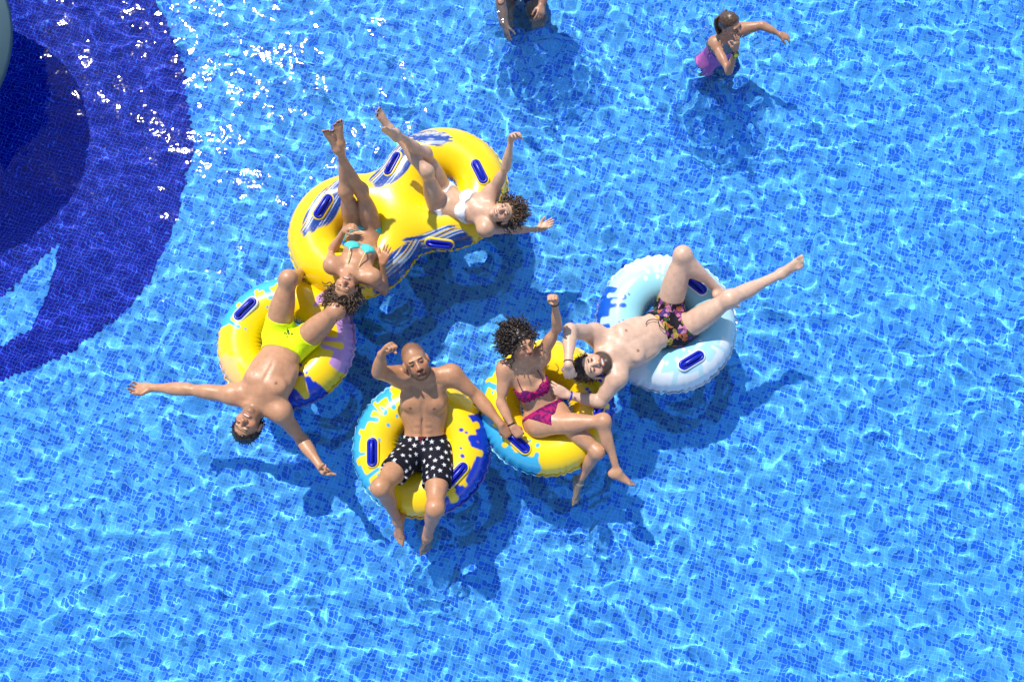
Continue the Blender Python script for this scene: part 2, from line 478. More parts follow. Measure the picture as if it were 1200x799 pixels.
class Person:
    abs_ = 0
    def __init__(s, name, J, sex='m', H=1.8, skin=(.48, .25, .16), tone=None):
        """J: joints as (px, py, z) in the photograph / metres above the water"""
        s.name, s.sex, s.k = name, sex, H / 1.8
        s.J = {}
        for q, v in J.items():
            if q in VEC: s.J[q] = np.asarray(v, float)
            elif isinstance(v, np.ndarray): s.J[q] = v
            elif isinstance(v[2], str): s.J[q] = s.solve(q, *v)
            else: s.J[q] = W(*v)
        s.B = Body(); s.F = s.B.trunk; s.skin = np.array(skin); s.paint = []; s.fine = []
        s.check()
    def solve(s, q, px, py, sgn):
        """height of a joint from the length of its bone: '+' the upper, '-' the lower of the two answers"""
        base, side = q.rsplit('_', 1)
        par, L = {'elbow': ('shoulder', .31), 'wrist': ('elbow', .265), 'knee': ('hip', .45), 'ankle': ('knee', .43), 'toe': ('ankle', .19), 'hand': ('wrist', .17)}[base]
        L *= s.k; p = s.J[par + '_' + side]
        a, b = W(px, py, 0), W(px, py, 1); d = b - a; e = a - p
        A, B, Cq = d @ d, 2 * d @ e, e @ e - L * L
        disc = B * B - 4 * A * Cq
        if disc < 0:
            z = -B / (2 * A)
        else: z = (-B + (1 if sgn == '+' else -1) * math.sqrt(disc)) / (2 * A)
        r = a + d * z
        print('SOLVE', s.name, q, 'z=%.2f' % z, '' if disc >= 0 else 'STRETCH %.2f' % (np.linalg.norm(r - p) / L))
        return r
    def check(s):
        J, k = s.J, s.k
        ex = [('shoulder_r', 'elbow_r', .31), ('elbow_r', 'wrist_r', .265), ('shoulder_l', 'elbow_l', .31), ('elbow_l', 'wrist_l', .265),
              ('hip_r', 'knee_r', .45), ('knee_r', 'ankle_r', .43), ('hip_l', 'knee_l', .45), ('knee_l', 'ankle_l', .43),
              ('shoulder_l', 'shoulder_r', .385 if s.sex == 'm' else .35), ('hip_l', 'hip_r', .19), ('pelvis', 'neck', .52), ('neck', 'head', .19), ('ankle_r', 'toe_r', .19), ('ankle_l', 'toe_l', .19)]
        print('BONES', s.name, ' '.join('%s-%s %.2f' % (a, b, np.linalg.norm(J[a] - J[b]) / (L * k)) for a, b, L in ex if a in J and b in J))
    def frame(s, t):
        """spine frame at t (0 pelvis, 1 neck): position, rows right / front / up"""
        J = s.J; P, N = J['pelvis'], J['neck']; M = J.get('mid', (P + N) / 2)
        Cc = 2 * M - (P + N) / 2
        pos = (1 - t) ** 2 * P + 2 * t * (1 - t) * Cc + t * t * N
        tt = min(max(t, 0), 1)
        up = nrm(2 * (1 - tt) * (Cc - P) + 2 * tt * (N - Cc))
        r = nrm(J['hip_r'] - J['hip_l']) * (1 - tt) + nrm(J['shoulder_r'] - J['shoulder_l']) * tt
        r = nrm(r - up * (r @ up)); fr = np.cross(up, r)
        return pos, np.stack([r, fr, up])
    def tell(s, t, x, y, rad, k=.04, op='u', sc_=True):
        q = s.k if sc_ else 1
        p, A = s.frame(t)
        s.F.ell(p + (A[0] * x + A[1] * y) * q, A, np.array(rad) * q, k, op)
    def torso(s):
        F, J, k = s.F, s.J, s.k
        m = s.sex == 'm'; fat = getattr(s, 'bulk', 1)
        T = [(-.02, .150, .100, .11), (.18, .138, .092, .10), (.36, .130, .090, .11), (.58, .148, .106, .15), (.78, .158, .094, .10)] if m else \
            [(-.02, .158, .102, .11), (.18, .136, .088, .09), (.38, .112, .080, .11), (.60, .126, .092, .13), (.80, .132, .078, .09)]
        for t, x, y, z in T: s.tell(t, 0, 0, (x * fat, y, z), .06)
        for sx in (-1, 1):
            s.tell(-.08, sx * .075, -.055, (.08, .08, .09), .04)
            if m:
                s.tell(.73, sx * .073, .066, (.075, .036, .058), .025)
                s.tell(.60, sx * .125, -.02, (.038, .065, .12), .04)
                for t in (.25, .36, .465):
                    s.tell(t, sx * (.033 if s.abs_ > 0 else .024), .074 + .006 * s.abs_, (.028, .021, .025), .014)
            else:
                s.tell(.70, sx * .066, .070, (.058, .052, .058), .03)
                s.tell(.05, sx * .12, -.01, (.05, .07, .08), .05)
        for t, x in ((.12, 0), (.62, 0)): pass
        s.tell(.17, 0, (.10 if m else .093), (.009, .012, .010), .012, 'd')          # navel
        if m:
            s.tell(.62, 0, .118, (.006, .007, .09), .022, 'd')                        # line of the breastbone
            if s.abs_ > 0: s.tell(.35, 0, .103, (.004, .006, .09), .016, 'd')
        N = J['neck']
        for q in ('l', 'r'):
            sh = J['shoulder_' + q]
            _, A = s.frame(.95)
            F.rcone(N + (J['head'] - N) * .3, sh - A[2] * .005, .045 * k, .043 * k, .05)
            F.rcone(s.frame(.86)[0] - A[1] * .01, sh - A[2] * .03 * k, .07 * k, .05 * k, .05)
            F.rcone(N + A[1] * .035 * k - A[2] * .02, sh + A[1] * .03 * k, .012 * k, .011 * k, .02)
        F.rcone(N - (J['head'] - N) * .15, N + (J['head'] - N) * .75, (.06 if m else .05) * k, (.054 if m else .045) * k, .03)
        s.paint_t(.72, [(.08, .10), (-.08, .10)] if m else [], (.011, .03, .011), s.skin * np.array([.5, .38, .36]))
    def paint_t(s, t, xy, rad, col):
        p, A = s.frame(t)
        for x, y in xy: s.paint.append((p + (A[0] * x + A[1] * y) * s.k, A, np.array(rad) * s.k, np.array(col), .35))
    def arm(s, q):
        F, J, k = s.B.limb('arm_' + q), s.J, s.k; m = s.sex == 'm'; g = 1.0 if m else .80
        a, b, c = J['shoulder_' + q], J['elbow_' + q], J['wrist_' + q]
        u = nrm(b - a)
        F.sph(a, .050 * k * (g + .05), .06)
        F.ell(a + u * .035 * k, np.stack([u, *perp(u)]), np.array([.085, .052, .052]) * k * g, .05)
        F.rcone(a, b, .047 * k * g, .037 * k * g, .04)
        side = J.get('flex_' + q, nrm(np.cross(u, np.cross(nrm(c - b), u)) + 1e-3))
        ax = np.stack([u, side, np.cross(u, side)])
        F.ell(a + (b - a) * .5 + side * .012 * k, ax, np.array([.10, .043, .04]) * k * g, .03)       # biceps
        F.ell(a + (b - a) * .45 - side * .014 * k, ax, np.array([.11, .038, .04]) * k * g, .03)      # triceps
        F.rcone(b, c, .039 * k * g, .026 * k * (g + .05), .025)
        v = nrm(c - b); s2 = nrm(np.cross(v, [.3, .2, 1]))
        F.ell(b + (c - b) * .27, np.stack([v, s2, np.cross(v, s2)]), np.array([.10, .043, .037]) * k * g, .03)
        s.hand(q)
    def hand(s, q):
        F, J = s.B.limb('arm_' + q), s.J; k = s.k * (1.0 if s.sex == 'm' else .93)
        w = J['wrist_' + q]; d = nrm(J['hand_' + q] - w); n = J['palm_' + q]; n = nrm(n - d * (n @ d))
        # thumb side from anatomy: for a right hand thumb = d x n
        th = np.cross(d, n) * (1 if q == 'r' else -1)
        curls, spread, (ta, to, tb) = HANDS[s.J_g.get(q, 'relaxed')]
        tint = s.fine_hand
        w2 = w + d * .012 * k
        offs = (.030, .010, -.010, -.029); lens = (.074, .082, .076, .060); base = (.093, .096, .092, .084)
        F.ell(w + d * .052 * k, np.stack([d, th, n]), np.array([.052, .039, .016]) * k, .014)
        for i in range(4):
            kn = w + d * base[i] * k + th * offs[i] * k
            F.rcone(w2 + th * offs[i] * .5 * k, kn, .015 * k, .0125 * k, .012)
            dd = nrm(d + th * (1.5 - i) * spread); p = kn; a = 0
            for j, part in enumerate((.46, .30, .24)):
                a += curls[i][j]
                e = p + (dd * math.cos(a) + n * math.sin(a)) * lens[i] * part * k
                F.rcone(p, e, (.0098 - .0009 * j) * k, (.0092 - .0011 * j) * k, .004); p = e
        t0 = w + d * .028 * k + th * .026 * k
        d1 = nrm(d * .75 + th * to + n * (.25 + ta * .4)); p1 = t0 + d1 * .042 * k
        F.rcone(w + d * .015 * k + th * .01 * k, p1, .017 * k, .0125 * k, .012)
        d2 = nrm(d1 * (1 - tb * .5) + n * ta * .7 + d * .3 - th * tb * .8); p2 = p1 + d2 * .034 * k
        d3 = nrm(d2 - th * tb * .5 + n * ta * .2); p3 = p2 + d3 * .026 * k
        F.rcone(p1, p2, .0115 * k, .0105 * k, .005); F.rcone(p2, p3, .0105 * k, .0085 * k, .004)
        if tint: s.fine.append((w + d * .09 * k, .10, tint))
    def leg(s, q):
        F, J, k = s.B.limb('leg_' + q), s.J, s.k; m = s.sex == 'm'; g = 1.0 if m else .85
        a, b, c = J['hip_' + q], J['knee_' + q], J['ankle_' + q]
        u, v = nrm(b - a), nrm(c - b)
        F.rcone(a, b, .086 * k * g, .053 * k * g, .05)
        fr = nrm((u - v) + 1e-3)                                     # knee points forward
        fr = nrm(J.get('kneedir_' + q, fr))
        fu = nrm(fr - u * (fr @ u)); fv = nrm(fr - v * (fr @ v))
        F.ell(a + (b - a) * .42 + fu * .018 * k, np.stack([u, fu, np.cross(u, fu)]), np.array([.19, .065, .072]) * k * g, .05)
        F.ell(a + (b - a) * .4 - fu * .025 * k, np.stack([u, fu, np.cross(u, fu)]), np.array([.17, .055, .06]) * k * g, .05)
        F.sph(b + nrm(fu + fv) * .008 * k, .045 * k * g, .05)
        F.rcone(b, c, .046 * k * g, .031 * k * g, .05)
        F.ell(b + (c - b) * .30 - fv * .022 * k, np.stack([v, fv, np.cross(v, fv)]), np.array([.13, .046, .052]) * k * g, .035)
        # foot
        toe = J['toe_' + q]; t = nrm(toe - c)
        up = nrm(-v - t * (-v @ t)) if abs(v @ t) < .985 else nrm(fv - t * (fv @ t))
        up = nrm(J['instep_' + q] - t * (J['instep_' + q] @ t)) if 'instep_' + q in J else up
        sd = np.cross(t, up) * (1 if q == 'r' else -1)               # towards the little toe
        kk = k * (1 if m else .94)
        F.sph(c, .036 * kk, .02)
        F.ell(c - up * .034 * kk - t * .030 * kk, np.stack([t, sd, up]), np.array([.036, .031, .036]) * kk, .025)
        Ln = np.linalg.norm(toe - c) / kk
        ball = Ln - .062
        F.rcone(c + t * .015 * kk - up * .012 * kk, c + (t * ball - up * .046 - sd * .018) * kk, .035 * kk, .020 * kk, .025)
        F.rcone(c + (-up * .036) * kk, c + (t * (ball - .012) - up * .05 + sd * .022) * kk, .028 * kk, .017 * kk, .025)
        for i, (o, L, r) in enumerate(((-.028, .058, .0125), (-.008, .052, .0095), (.007, .046, .009), (.021, .038, .0085), (.033, .03, .0085))):
            p0 = c + (t * (ball - .012 * (i > 2)) - up * .05 + sd * o) * kk
            F.rcone(p0, p0 + (t * L - up * .006) * kk, (r + .002) * kk, r * kk, .008)
            if 'nails' in s.__dict__ and s.nails is not None:
                s.paint.append((p0 + (t * (L + .002) + up * .004) * kk, np.stack([t, sd, up]), np.array([.009, .008, .012]) * kk, s.nails, .3))
    def headgeo(s):
        F, J = s.F, s.J; k = s.k * (1.05 if s.sex == 'm' else 1.05)
        c = J['head']; U = nrm(J['crown'] - c); f = J['face']; f = nrm(f - U * (f @ U)); r = np.cross(f, U)
        A = np.stack([r, f, U]); s.HA, s.Hc, s.Hk = A, c, k
        g = lambda x, y, z: c + (r * x + f * y + U * z) * k
        e = lambda x, y, z, rad, kk=.02, op='u': F.ell(g(x, y, z), A, np.array(rad) * k, kk, op)
        m = s.sex == 'm'
        e(0, -.012, .035, (.075, .094, .086), .03)
        e(0, .028, -.028, (.060, .066, .085), .03)
        e(0, .045, -.072, (.050 if m else .042, .042, .040), .025)
        e(0, .078, -.098, (.022 if m else .017, .018, .017), .02)
        for x in (-1, 1):
            e(x * .043, .062, -.025, (.026, .024, .026), .02)
            e(x * .031, .108, .002, (.016, .018, .012), .016, 'd')
            e(x * .031, .083, .001, (.014, .013, .012), .006)
            e(x * .077, -.006, -.012, (.010, .022, .032), .008)
            e(x * .013, .104, -.034, (.010, .010, .009), .008)
        F.rcone(g(-.036, .088, .024), g(.036, .088, .024), .011 * k, .011 * k, .014)
        F.rcone(g(0, .095, .012), g(0, .117, -.030), .008 * k, .012 * k, .008)
        F.rcone(g(-.022, .089, -.066), g(.022, .089, -.066), .0075 * k, .0075 * k, .008)
        F.rcone(g(-.016, .097, -.064), g(.016, .097, -.064), .0075 * k, .0075 * k, .008)
        s.fine.append((c, .16, s.fine_head))
    def hp(s, x, y, z, rad, col, soft=.3, flip=True):
        """paint on the head in its own frame, both sides"""
        k = s.Hk
        for sx in ((1, -1) if flip and x else (1,)):
            p = s.Hc + (s.HA[0] * x * sx + s.HA[1] * y + s.HA[2] * z) * k
            s.paint.append((p, s.HA, np.array(rad) * k, np.array(col), soft))
    def facepaint(s, smile=True, brow=(.03, .018, .012), eye=(.02, .012, .01), lips=None, beard=0, beardcol=(.03, .02, .015), open_eyes=False):
        sk = s.skin
        if beard:
            s.hp(0, .05, -.085, (.075, .075, .050), sk * (1 - beard) + np.array(beardcol) * beard, .35)
            s.hp(.058, .03, -.06, (.026, .045, .05), sk * (1 - beard) + np.array(beardcol) * beard, .5)
            s.hp(0, .1, -.050, (.033, .025, .011), sk * (1 - beard) + np.array(beardcol) * beard, .4)
        s.hp(.043, .075, -.03, (.03, .03, .025), sk * np.array([1.02, .85, .83]), .9)
        s.hp(0, .11, -.03, (.018, .02, .018), sk * np.array([1.02, .86, .84]), .9)
        s.hp(.033, .095, .022, (.021, .02, .0048), brow, .5)
        s.hp(.031, .095, .000, (.017, .02, .0075), sk * np.array([.55, .42, .40]), .5)
        s.hp(.031, .098, -.001, (.0125, .02, .0036), eye, .4)
        lp = sk * np.array([.85, .48, .50]) if lips is None else np.array(lips)
        s.hp(0, .1, -.065, (.029 if smile else .024, .03, .012 if smile else .010), lp, .3)
        if smile: s.hp(0, .1, -.0635, (.021, .03, .0052), (.62, .60, .56), .3)
        else: s.hp(0, .1, -.065, (.021, .03, .002), sk * .3, .4)
        s.hp(.011, .105, -.041, (.004, .02, .003), sk * .3, .5)
    def build(s, label, cat='person', group=None, J_g=None, fine_head=.0040, fine_hand=.0049, step=.0082, parts='tarlh'):
        s.J_g = J_g or {}; s.fine_head, s.fine_hand = fine_head, fine_hand
        s.torso()
        for q in 'lr': s.leg(q)
        for q in 'lr': s.arm(q)
        s.headgeo()
        if hasattr(s, 'pre'): s.pre(s)
        lo, hi = s.B.bounds(); lo, hi = lo - .012, hi + .012
        ax = [axis_pts(lo[a], hi[a], step, [(c[a] - r, c[a] + r, st) for c, r, st in s.fine]) for a in range(3)]
        D = s.B.sample(*ax)
        v, f = nets(D, *ax)
        col = np.tile(s.skin, (len(v), 1))
        n1 = noise(v * 9, 5)[:, None]; n2 = noise(v * 28, 8)[:, None]
        col = col * (.93 + .1 * n1 + .05 * n2)
        col[:, 1:] *= (1.03 - .07 * n1)
        for c, A, rad, pc, soft in s.paint:
            near = np.where(np.abs(v - c).max(1) < rad.max() * (1 + soft) + .01)[0]
            q = np.sqrt(((((v[near] - c) @ A.T) / rad) ** 2).sum(1))
            w = (1 - sstep(1 - soft * .5, 1 + soft * .5, q))[:, None]
            col[near] = col[near] * (1 - w) + pc * w
        s.o = tag(mesh_obj('person', v, f, M_SKIN, None, col=np.clip(col, 0, 1)), label, cat, group)
        s.nv = len(v)
        return s.o
    # ---------------- clothing cut from the body's own field
    def cloth(s, name, region, bb, thick=.005, mat=None, colf=None, step=.004, extra=None, label=None):
        """region(points) < 0 keeps the cloth; bb = (lo, hi); extra: a looser Field joined to the body's"""
        lo, hi = bb
        ax = [axis_pts(lo[a], hi[a], step) for a in range(3)]
        D = s.B.sample(*ax, skip=('arm',)) - thick
        if extra is not None:
            E = extra.sample(*ax); k = .012
            h = np.maximum(k - np.abs(D - E), 0) / k; D = np.minimum(D, E) - h * h * k / 4
        X = np.stack(np.meshgrid(*ax, indexing='ij'), -1)
        Rg = region(X)
        D = np.maximum(D, Rg.astype(np.float32))
        for a in range(3):       # close at the box
            sl = [slice(None)] * 3
            for e in (0, -1):
                sl[a] = e; D[tuple(sl)] = .01
        v, f = nets(D, *ax)
        nl = np.zeros_like(v)
        col = colf(v, f) if colf else np.tile([.5, .5, .5], (len(v), 1))
        o = mesh_obj(name, v, f, mat or M_CLOTH, s.o, col=np.clip(col, 0, 1))
        if label: o['label'] = label
        return o
    def tf(s, X, t):
        """coordinates of points in the spine frame at t, in body units"""
        p, A = s.frame(t)
        return ((X - p) @ A.T) / s.k
    def cord(s, name, pts, r, mat, parent=None, closed=False, n=6):
        b = MB(); b.tube(smooth_path(pts, 8, closed), r, n, closed); return b.build(name, mat, parent or s.o)
    def cuff(s, q, name, mat, w=.006, r=.031, t=.93, which='arm'):
        """a band round the wrist or ankle"""
        a, b = (s.J['elbow_' + q], s.J['wrist_' + q]) if which == 'arm' else (s.J['knee_' + q], s.J['ankle_' + q])
        u = nrm(b - a); c = a + (b - a) * t; x = nrm(np.cross(u, [.2, .3, 1])); y = np.cross(u, x)
        th = np.linspace(0, 2 * math.pi, 25)[:-1]
        pts = c + r * s.k * (np.cos(th)[:, None] * x + np.sin(th)[:, None] * y)
        bld = MB(); bld.tube(pts, w, 6, True); return bld.build(name, mat, s.o)

VEC = set(['face'] + [p + '_' + q for p in ('palm', 'flex', 'instep', 'kneedir') for q in 'lr'])

def smooth_path(pts, n=8, closed=False):
    P = np.asarray(pts, float); m = len(P); out = []
    rngi = range(m if closed else m - 1)
    for i in rngi:
        p1, p2 = P[i], P[(i + 1) % m]
        p0 = P[i - 1] if (i > 0 or closed) else p1
        p3 = P[(i + 2) % m] if (i + 2 < m or closed) else p2
        for j in range(n):
            t = j / n
            out.append(.5 * ((2 * p1) + (-p0 + p2) * t + (2 * p0 - 5 * p1 + 4 * p2 - p3) * t * t + (-p0 + 3 * p1 - 3 * p2 + p3) * t ** 3))
    if not closed: out.append(P[-1])
    return np.array(out)

# ---------------- hair
def hair_cap(s, mat, thick=.012, line=.07, slope=1.05, seed=1, rough=.004, front=.075, lump=60, name='hair'):
    A, c, k = s.HA, s.Hc, s.Hk
    F = Field()
    F.ell(c + (A[1] * -.014 + A[2] * .037) * k, A, (np.array([.075, .094, .086]) + thick) * k, .01)
    F.rcone(c + (A[1] * -.055 + A[2] * .0) * k, c + (A[1] * -.05 - A[2] * .055) * k, (.058 + thick * .6) * k, .045 * k, .03)
    lo, hi = F.bounds()
    ax = [axis_pts(lo[a] - .01, hi[a] + .01, .004) for a in range(3)]
    D = F.sample(*ax)
    X = np.stack(np.meshgrid(*ax, indexing='ij'), -1)
    q = ((X - c) @ A.T) / k
    keep = q[..., 2] - slope * (q[..., 1] - front) - line + .35 * np.maximum(np.abs(q[..., 0]) - .03, 0) * -1 + (noise(q * 70, seed) - .5) * .018
    D = D - (noise(q * lump, seed + 4) - .5) * rough * 2 - (noise(q * lump * 2.3, seed + 9) - .5) * rough
    D = np.maximum(D, -(keep * k * .6).astype(np.float32))
    v, f = nets(D, *ax)
    return mesh_obj(name, v, f, mat, s.o)

def strands(s, mat, n, length, seed=1, curl=.010, turns=3, spread=(0, 0, 0), grav=(0, 0, -.5), rad=.0028, parent=None, name='hair_curls', line=.06, start=.075, seg=16, swirl=.4, keepout=True):
    rg = np.random.default_rng(seed); A, c, k = s.HA, s.Hc, s.Hk
    b = MB(); made = 0
    spread, grav = np.asarray(spread, float), np.asarray(grav, float)
    while made < n:
        d = nrm(rg.normal(size=3))
        q = d * np.array([.076, .096, .088]) + np.array([0, -.013, .036])
        if q[2] - 1.05 * (q[1] - start) - line < 0: continue
        made += 1
        p = c + (A.T @ q) * k; dr = A.T @ nrm(d * np.array([1, 1, .9]))
        L = length * rg.uniform(.6, 1.15); pts = []
        fl = grav + spread; fl = fl - dr * (fl @ dr)
        vv = nrm(dr * .55 + nrm(fl + 1e-6) * .8 + rg.normal(size=3) * swirl)
        x = nrm(np.cross(vv, rg.normal(size=3))); ph = rg.random() * 6.28
        pos = p.copy()
        for i in range(seg):
            t = i / (seg - 1)
            vv = nrm(vv + (grav + spread) * (L / seg) * 9 + rg.normal(size=3) * .10)
            pos = pos + vv * L / seg
            if keepout:                                       # lie on the head, not inside it
                ql = (A @ (pos - c)) / k - np.array([0, -.008, .015]); e = ql / np.array([.083, .104, .112])
                le = np.linalg.norm(e)
                if le < 1: pos = pos + (A.T @ (ql / max(le, .05) - ql)) * k
            x = nrm(x - vv * (x @ vv)); y = np.cross(vv, x)
            a = ph + t * turns * 6.28
            cr = curl * min(1, t * 3)
            pts.append(pos + (x * math.cos(a) + y * math.sin(a)) * cr)
        b.tube(pts, np.linspace(rad, rad * .55, seg), 4)
    return b.build(name, mat, parent or s.o)

# ------------------------------------------------------------------ inflatable rings
YEL, CYA, BLU, PUR = lin(255, 213, 12), lin(62, 180, 225), lin(14, 52, 190), lin(196, 150, 214)
PALE, WHI = lin(150, 212, 232), lin(226, 234, 240)

def stadium(c, ax, n, L, w, prof, seg=10):
    """rounded bar: prof = [(inset, height)], closed on top"""
    sd = np.cross(n, ax); b = MB(); rings = []
    for ins, hgt in prof:
        rr = w / 2 - ins; hl = (L - w) / 2
        pts = []
        for e, a0 in ((1, -math.pi / 2), (-1, math.pi / 2)):
            for i in range(seg + 1):
                a = a0 + math.pi * i / seg
                pts.append(c + ax * (e * hl + math.cos(a) * rr) + sd * math.sin(a) * rr + n * hgt)
        rings.append(pts)
    m = len(rings[0]); v = np.array(rings).reshape(-1, 3); i = np.arange(len(v)).reshape(-1, m)
    f = np.stack([i[:-1], np.roll(i[:-1], -1, 1), np.roll(i[1:], -1, 1), i[1:]], -1).reshape(-1, 4)
    top = len(v); v = np.vstack([v, v[i[-1]].mean(0)])
    f = np.vstack([f, np.stack([i[-1], np.roll(i[-1], -1), np.full(m, top), np.full(m, top)], -1)])
    b.add(v, f); return b

def handle(c, ax, n, parent, pad):
    ax = nrm(ax - n * (ax @ n))
    o = stadium(c, ax, n, .222, .094, [(0, -.03), (0, .002), (.003, .006), (.012, .007)]).build('handle_pad', pad, parent)
    g = stadium(c, ax, n, .200, .072, [(0, -.01), (0, .009), (.002, .014), (.008, .018), (.016, .018), (.018, .012), (.03, .011)]).build('handle', M_HANDLE, o)
    g2 = MB(); g2.tube([c + ax * x + n * z for x, z in ((-.078, .008), (-.068, .022), (-.045, .029), (0, .032), (.045, .029), (.068, .022), (.078, .008))], .013, 8)
    g2.build('grip', M_HANDLE, o)

def capd(U, V, u0, v0, u1, v1, rho, r, w0, w1=None):
    """distance in the skin of a ring to a tapering stroke from (u0,v0) to (u1,v1)"""
    w1 = w0 if w1 is None else w1
    du = (U - u0 + math.pi) % (2 * math.pi) - math.pi
    x, y = du * rho, (V - v0) * r
    bx, by = ((u1 - u0 + math.pi) % (2 * math.pi) - math.pi) * rho, (v1 - v0) * r
    h = np.clip((x * bx + y * by) / (bx * bx + by * by + 1e-9), 0, 1)
    return np.hypot(x - h * bx, y - h * by) - (w0 + (w1 - w0) * h)
def smin(a, b, k):
    h = np.maximum(k - np.abs(a - b), 0) / k
    return np.minimum(a, b) - h * h * k / 4

def splash(U, V, rho, r, a0, a1, edge, seed, drips=7, length=.5, dots=6, width=.024, lobes=5):
    drips, lobes = max(3, int(drips * .75)), max(2, int(lobes * .7))
    """paint spill: a sector a0..a1 (degrees) of the ring up to angle `edge`, with drips, bays and drops"""
    rg = np.random.default_rng(seed)
    u0, u1 = R(a0), R(a1); um = (u0 + u1) / 2; hw = (u1 - u0) / 2
    du = np.abs((U - um + math.pi) % (2 * math.pi) - math.pi)
    wob = (noise(np.stack([np.cos(U) * 3, np.sin(U) * 3, V * 1.5], -1), seed) - .5) * .05
    d = np.maximum((du - hw) * rho, (V - edge) * r) + wob
    d = np.maximum(d, (-1.35 - V) * r)
    for i in range(drips):
        u = u0 + (u1 - u0) * (i + rg.uniform(-.1, 1.1)) / drips
        e = edge + length * rg.uniform(.3, 1.1)
        d = smin(d, capd(U, V, u, edge - .3, u + rg.normal() * .06, e, rho, r, width * rg.uniform(.35, .7), width * rg.uniform(.5, 1.15)), .02)
    for i in range(lobes):
        u = u0 + (u1 - u0) * (i + rg.uniform(.15, .85)) / lobes
        e = edge - length * rg.uniform(.3, .95)
        c = capd(U, V, u, edge + .4, u + rg.normal() * .06, e, rho, r, width * rg.uniform(.3, .7), width * rg.uniform(.5, 1.1))
        d = -smin(-d, c, .014)
    for i in range(dots):
        u = u0 + (u1 - u0) * rg.random(); e = edge + length * rg.uniform(.7, 1.9)
        d = np.minimum(d, capd(U, V, u, e, u + .01, e + .03, rho, r, rg.uniform(.006, .014)))
    return d

def swim_ring(label, px, py, z, Ro, r, paint, handles, pad, tilt=(0, 0), seamcol=None):
    ctr = W(px, py, z); Rm = Ro - r
    root = bpy.data.objects.new('swim_ring', None); C.objects.link(root)
    tag(root, label, 'swim ring', 'inflatable rings floating in the pool')
    nU, nV = 340, 120
    u = np.arange(nU) / nU * 2 * math.pi; v = np.arange(nV) / nV * 2 * math.pi - math.pi
    U, V = np.meshgrid(u, v, indexing='ij')
    puck = .004 * np.cos(V) ** 8 * (np.sin(U * 46 + 2 * np.sin(U * 5)) + .7 * np.sin(U * 71 + 1)) * (.6 + .8 * noise(np.stack([np.cos(U) * 4, np.sin(U) * 4], -1), 3))
    inn = np.where(np.abs(V) > math.pi / 2, 1.1, 1)
    rr = r * (1 - .03 * np.cos(2 * V)) + puck * inn
    rho = Rm + rr * np.cos(V)
    X = np.stack([rho * np.cos(U), rho * np.sin(U), rr * np.sin(V) * .93], -1)
    X[..., 2] += tilt[0] * X[..., 0] + tilt[1] * X[..., 1]
    i = np.arange(nU * nV).reshape(nU, nV); j = np.roll(i, -1, 0)
    f = np.stack([i, j, np.roll(j, -1, 1), np.roll(i, -1, 1)], -1).reshape(-1, 4)
    col = paint(U, V, np.maximum(rho, .1), r)
    o = mesh_obj('inflated_tube', (X + ctr).reshape(-1, 3), f, M_VINYL, root, col=col.reshape(-1, 3))
    b = MB(); n = 480; a = np.arange(n) / n * 2 * math.pi
    wv = .0045 * np.sin(a * 46 + 2 * np.sin(a * 5)) + .003 * np.sin(a * 71 + 1)
    P = np.stack([(Ro * 1.0 + .003 + wv) * np.cos(a), (Ro + .003 + wv) * np.sin(a), .006 * np.sin(a * 46 + 1)], -1)
    P[:, 2] += tilt[0] * P[:, 0] + tilt[1] * P[:, 1]
    b.tube(P + ctr, .0105, 6, True, flat=.16)
    k = np.argmin(np.abs(v)); sc_ = np.repeat(paint(a[:, None], np.full((n, 1), .05), np.full((n, 1), Ro), r)[:, 0], 6, 0)
    b.build('seam', M_VINYL, root, col=np.clip(sc_ * .85 + .12, 0, 1))
    for (hx, hy), (x0, y0), (x1, y1) in handles:
        p = W(hx, hy, z + r * .8); d = p - ctr; ph = math.atan2(d[1], d[0]); rh = math.hypot(d[0], d[1])
        th = math.acos(np.clip((rh - Rm) / r, -.95, .95))
        n_ = np.array([math.cos(th) * math.cos(ph), math.cos(th) * math.sin(ph), math.sin(th)])
        c = ctr + np.array([Rm * math.cos(ph), Rm * math.sin(ph), 0]) + n_ * r * .965
        c[2] += tilt[0] * d[0] + tilt[1] * d[1]
        handle(c, nrm(W(x1, y1, .2) - W(x0, y0, .2)), n_, root, pad)
    return root

def mixc(col, d, c, soft=.004):
    w = (1 - sstep(-soft, soft, d))[..., None]
    return col * (1 - w) + np.asarray(c) * w
def base(U, c): return np.broadcast_to(c, U.shape + (3,)).copy()

def paint_a(U, V, rho, r):       # ring under the man in yellow shorts
    c = base(U, YEL)
    c = mixc(c, splash(U, V, rho, r, 82, 168, 1.2, 21, 8, .45, 7, .022), CYA)
    c = mixc(c, splash(U, V, rho, r, -28, 52, 1.2, 5, 6, .5, 5, .03, 4), PUR)
    c = mixc(c, splash(U, V, rho, r, -82, -50, 1.1, 9, 4, .6, 5, .022, 3), BLU)
    c = mixc(c, splash(U, V, rho, r, 196, 236, 1.5, 31, 3, .3, 3, .02, 2) + .012, lin(250, 200, 120), .02)
    return c
def paint_b(U, V, rho, r):       # ring under the man in star shorts
    c = base(U, YEL)
    c = mixc(c, splash(U, V, rho, r, 118, 238, 1.02, 12, 8, .5, 9, .024, 6), CYA)
    c = mixc(c, splash(U, V, rho, r, -68, 32, 1.1, 7, 5, .4, 5, .03, 6), BLU)
    return c
def paint_c(U, V, rho, r):       # ring under the woman in the purple bikini
    c = base(U, YEL)
    c = mixc(c, splash(U, V, rho, r, 188, 262, 1.25, 14, 5, .3, 3, .022, 5), CYA)
    c = mixc(c, splash(U, V, rho, r, 120, 172, .75, 17, 5, .5, 10, .02, 4), CYA)
    c = mixc(c, splash(U, V, rho, r, -22, 30, 1.0, 19, 5, .5, 9, .022, 5), BLU)
    return c
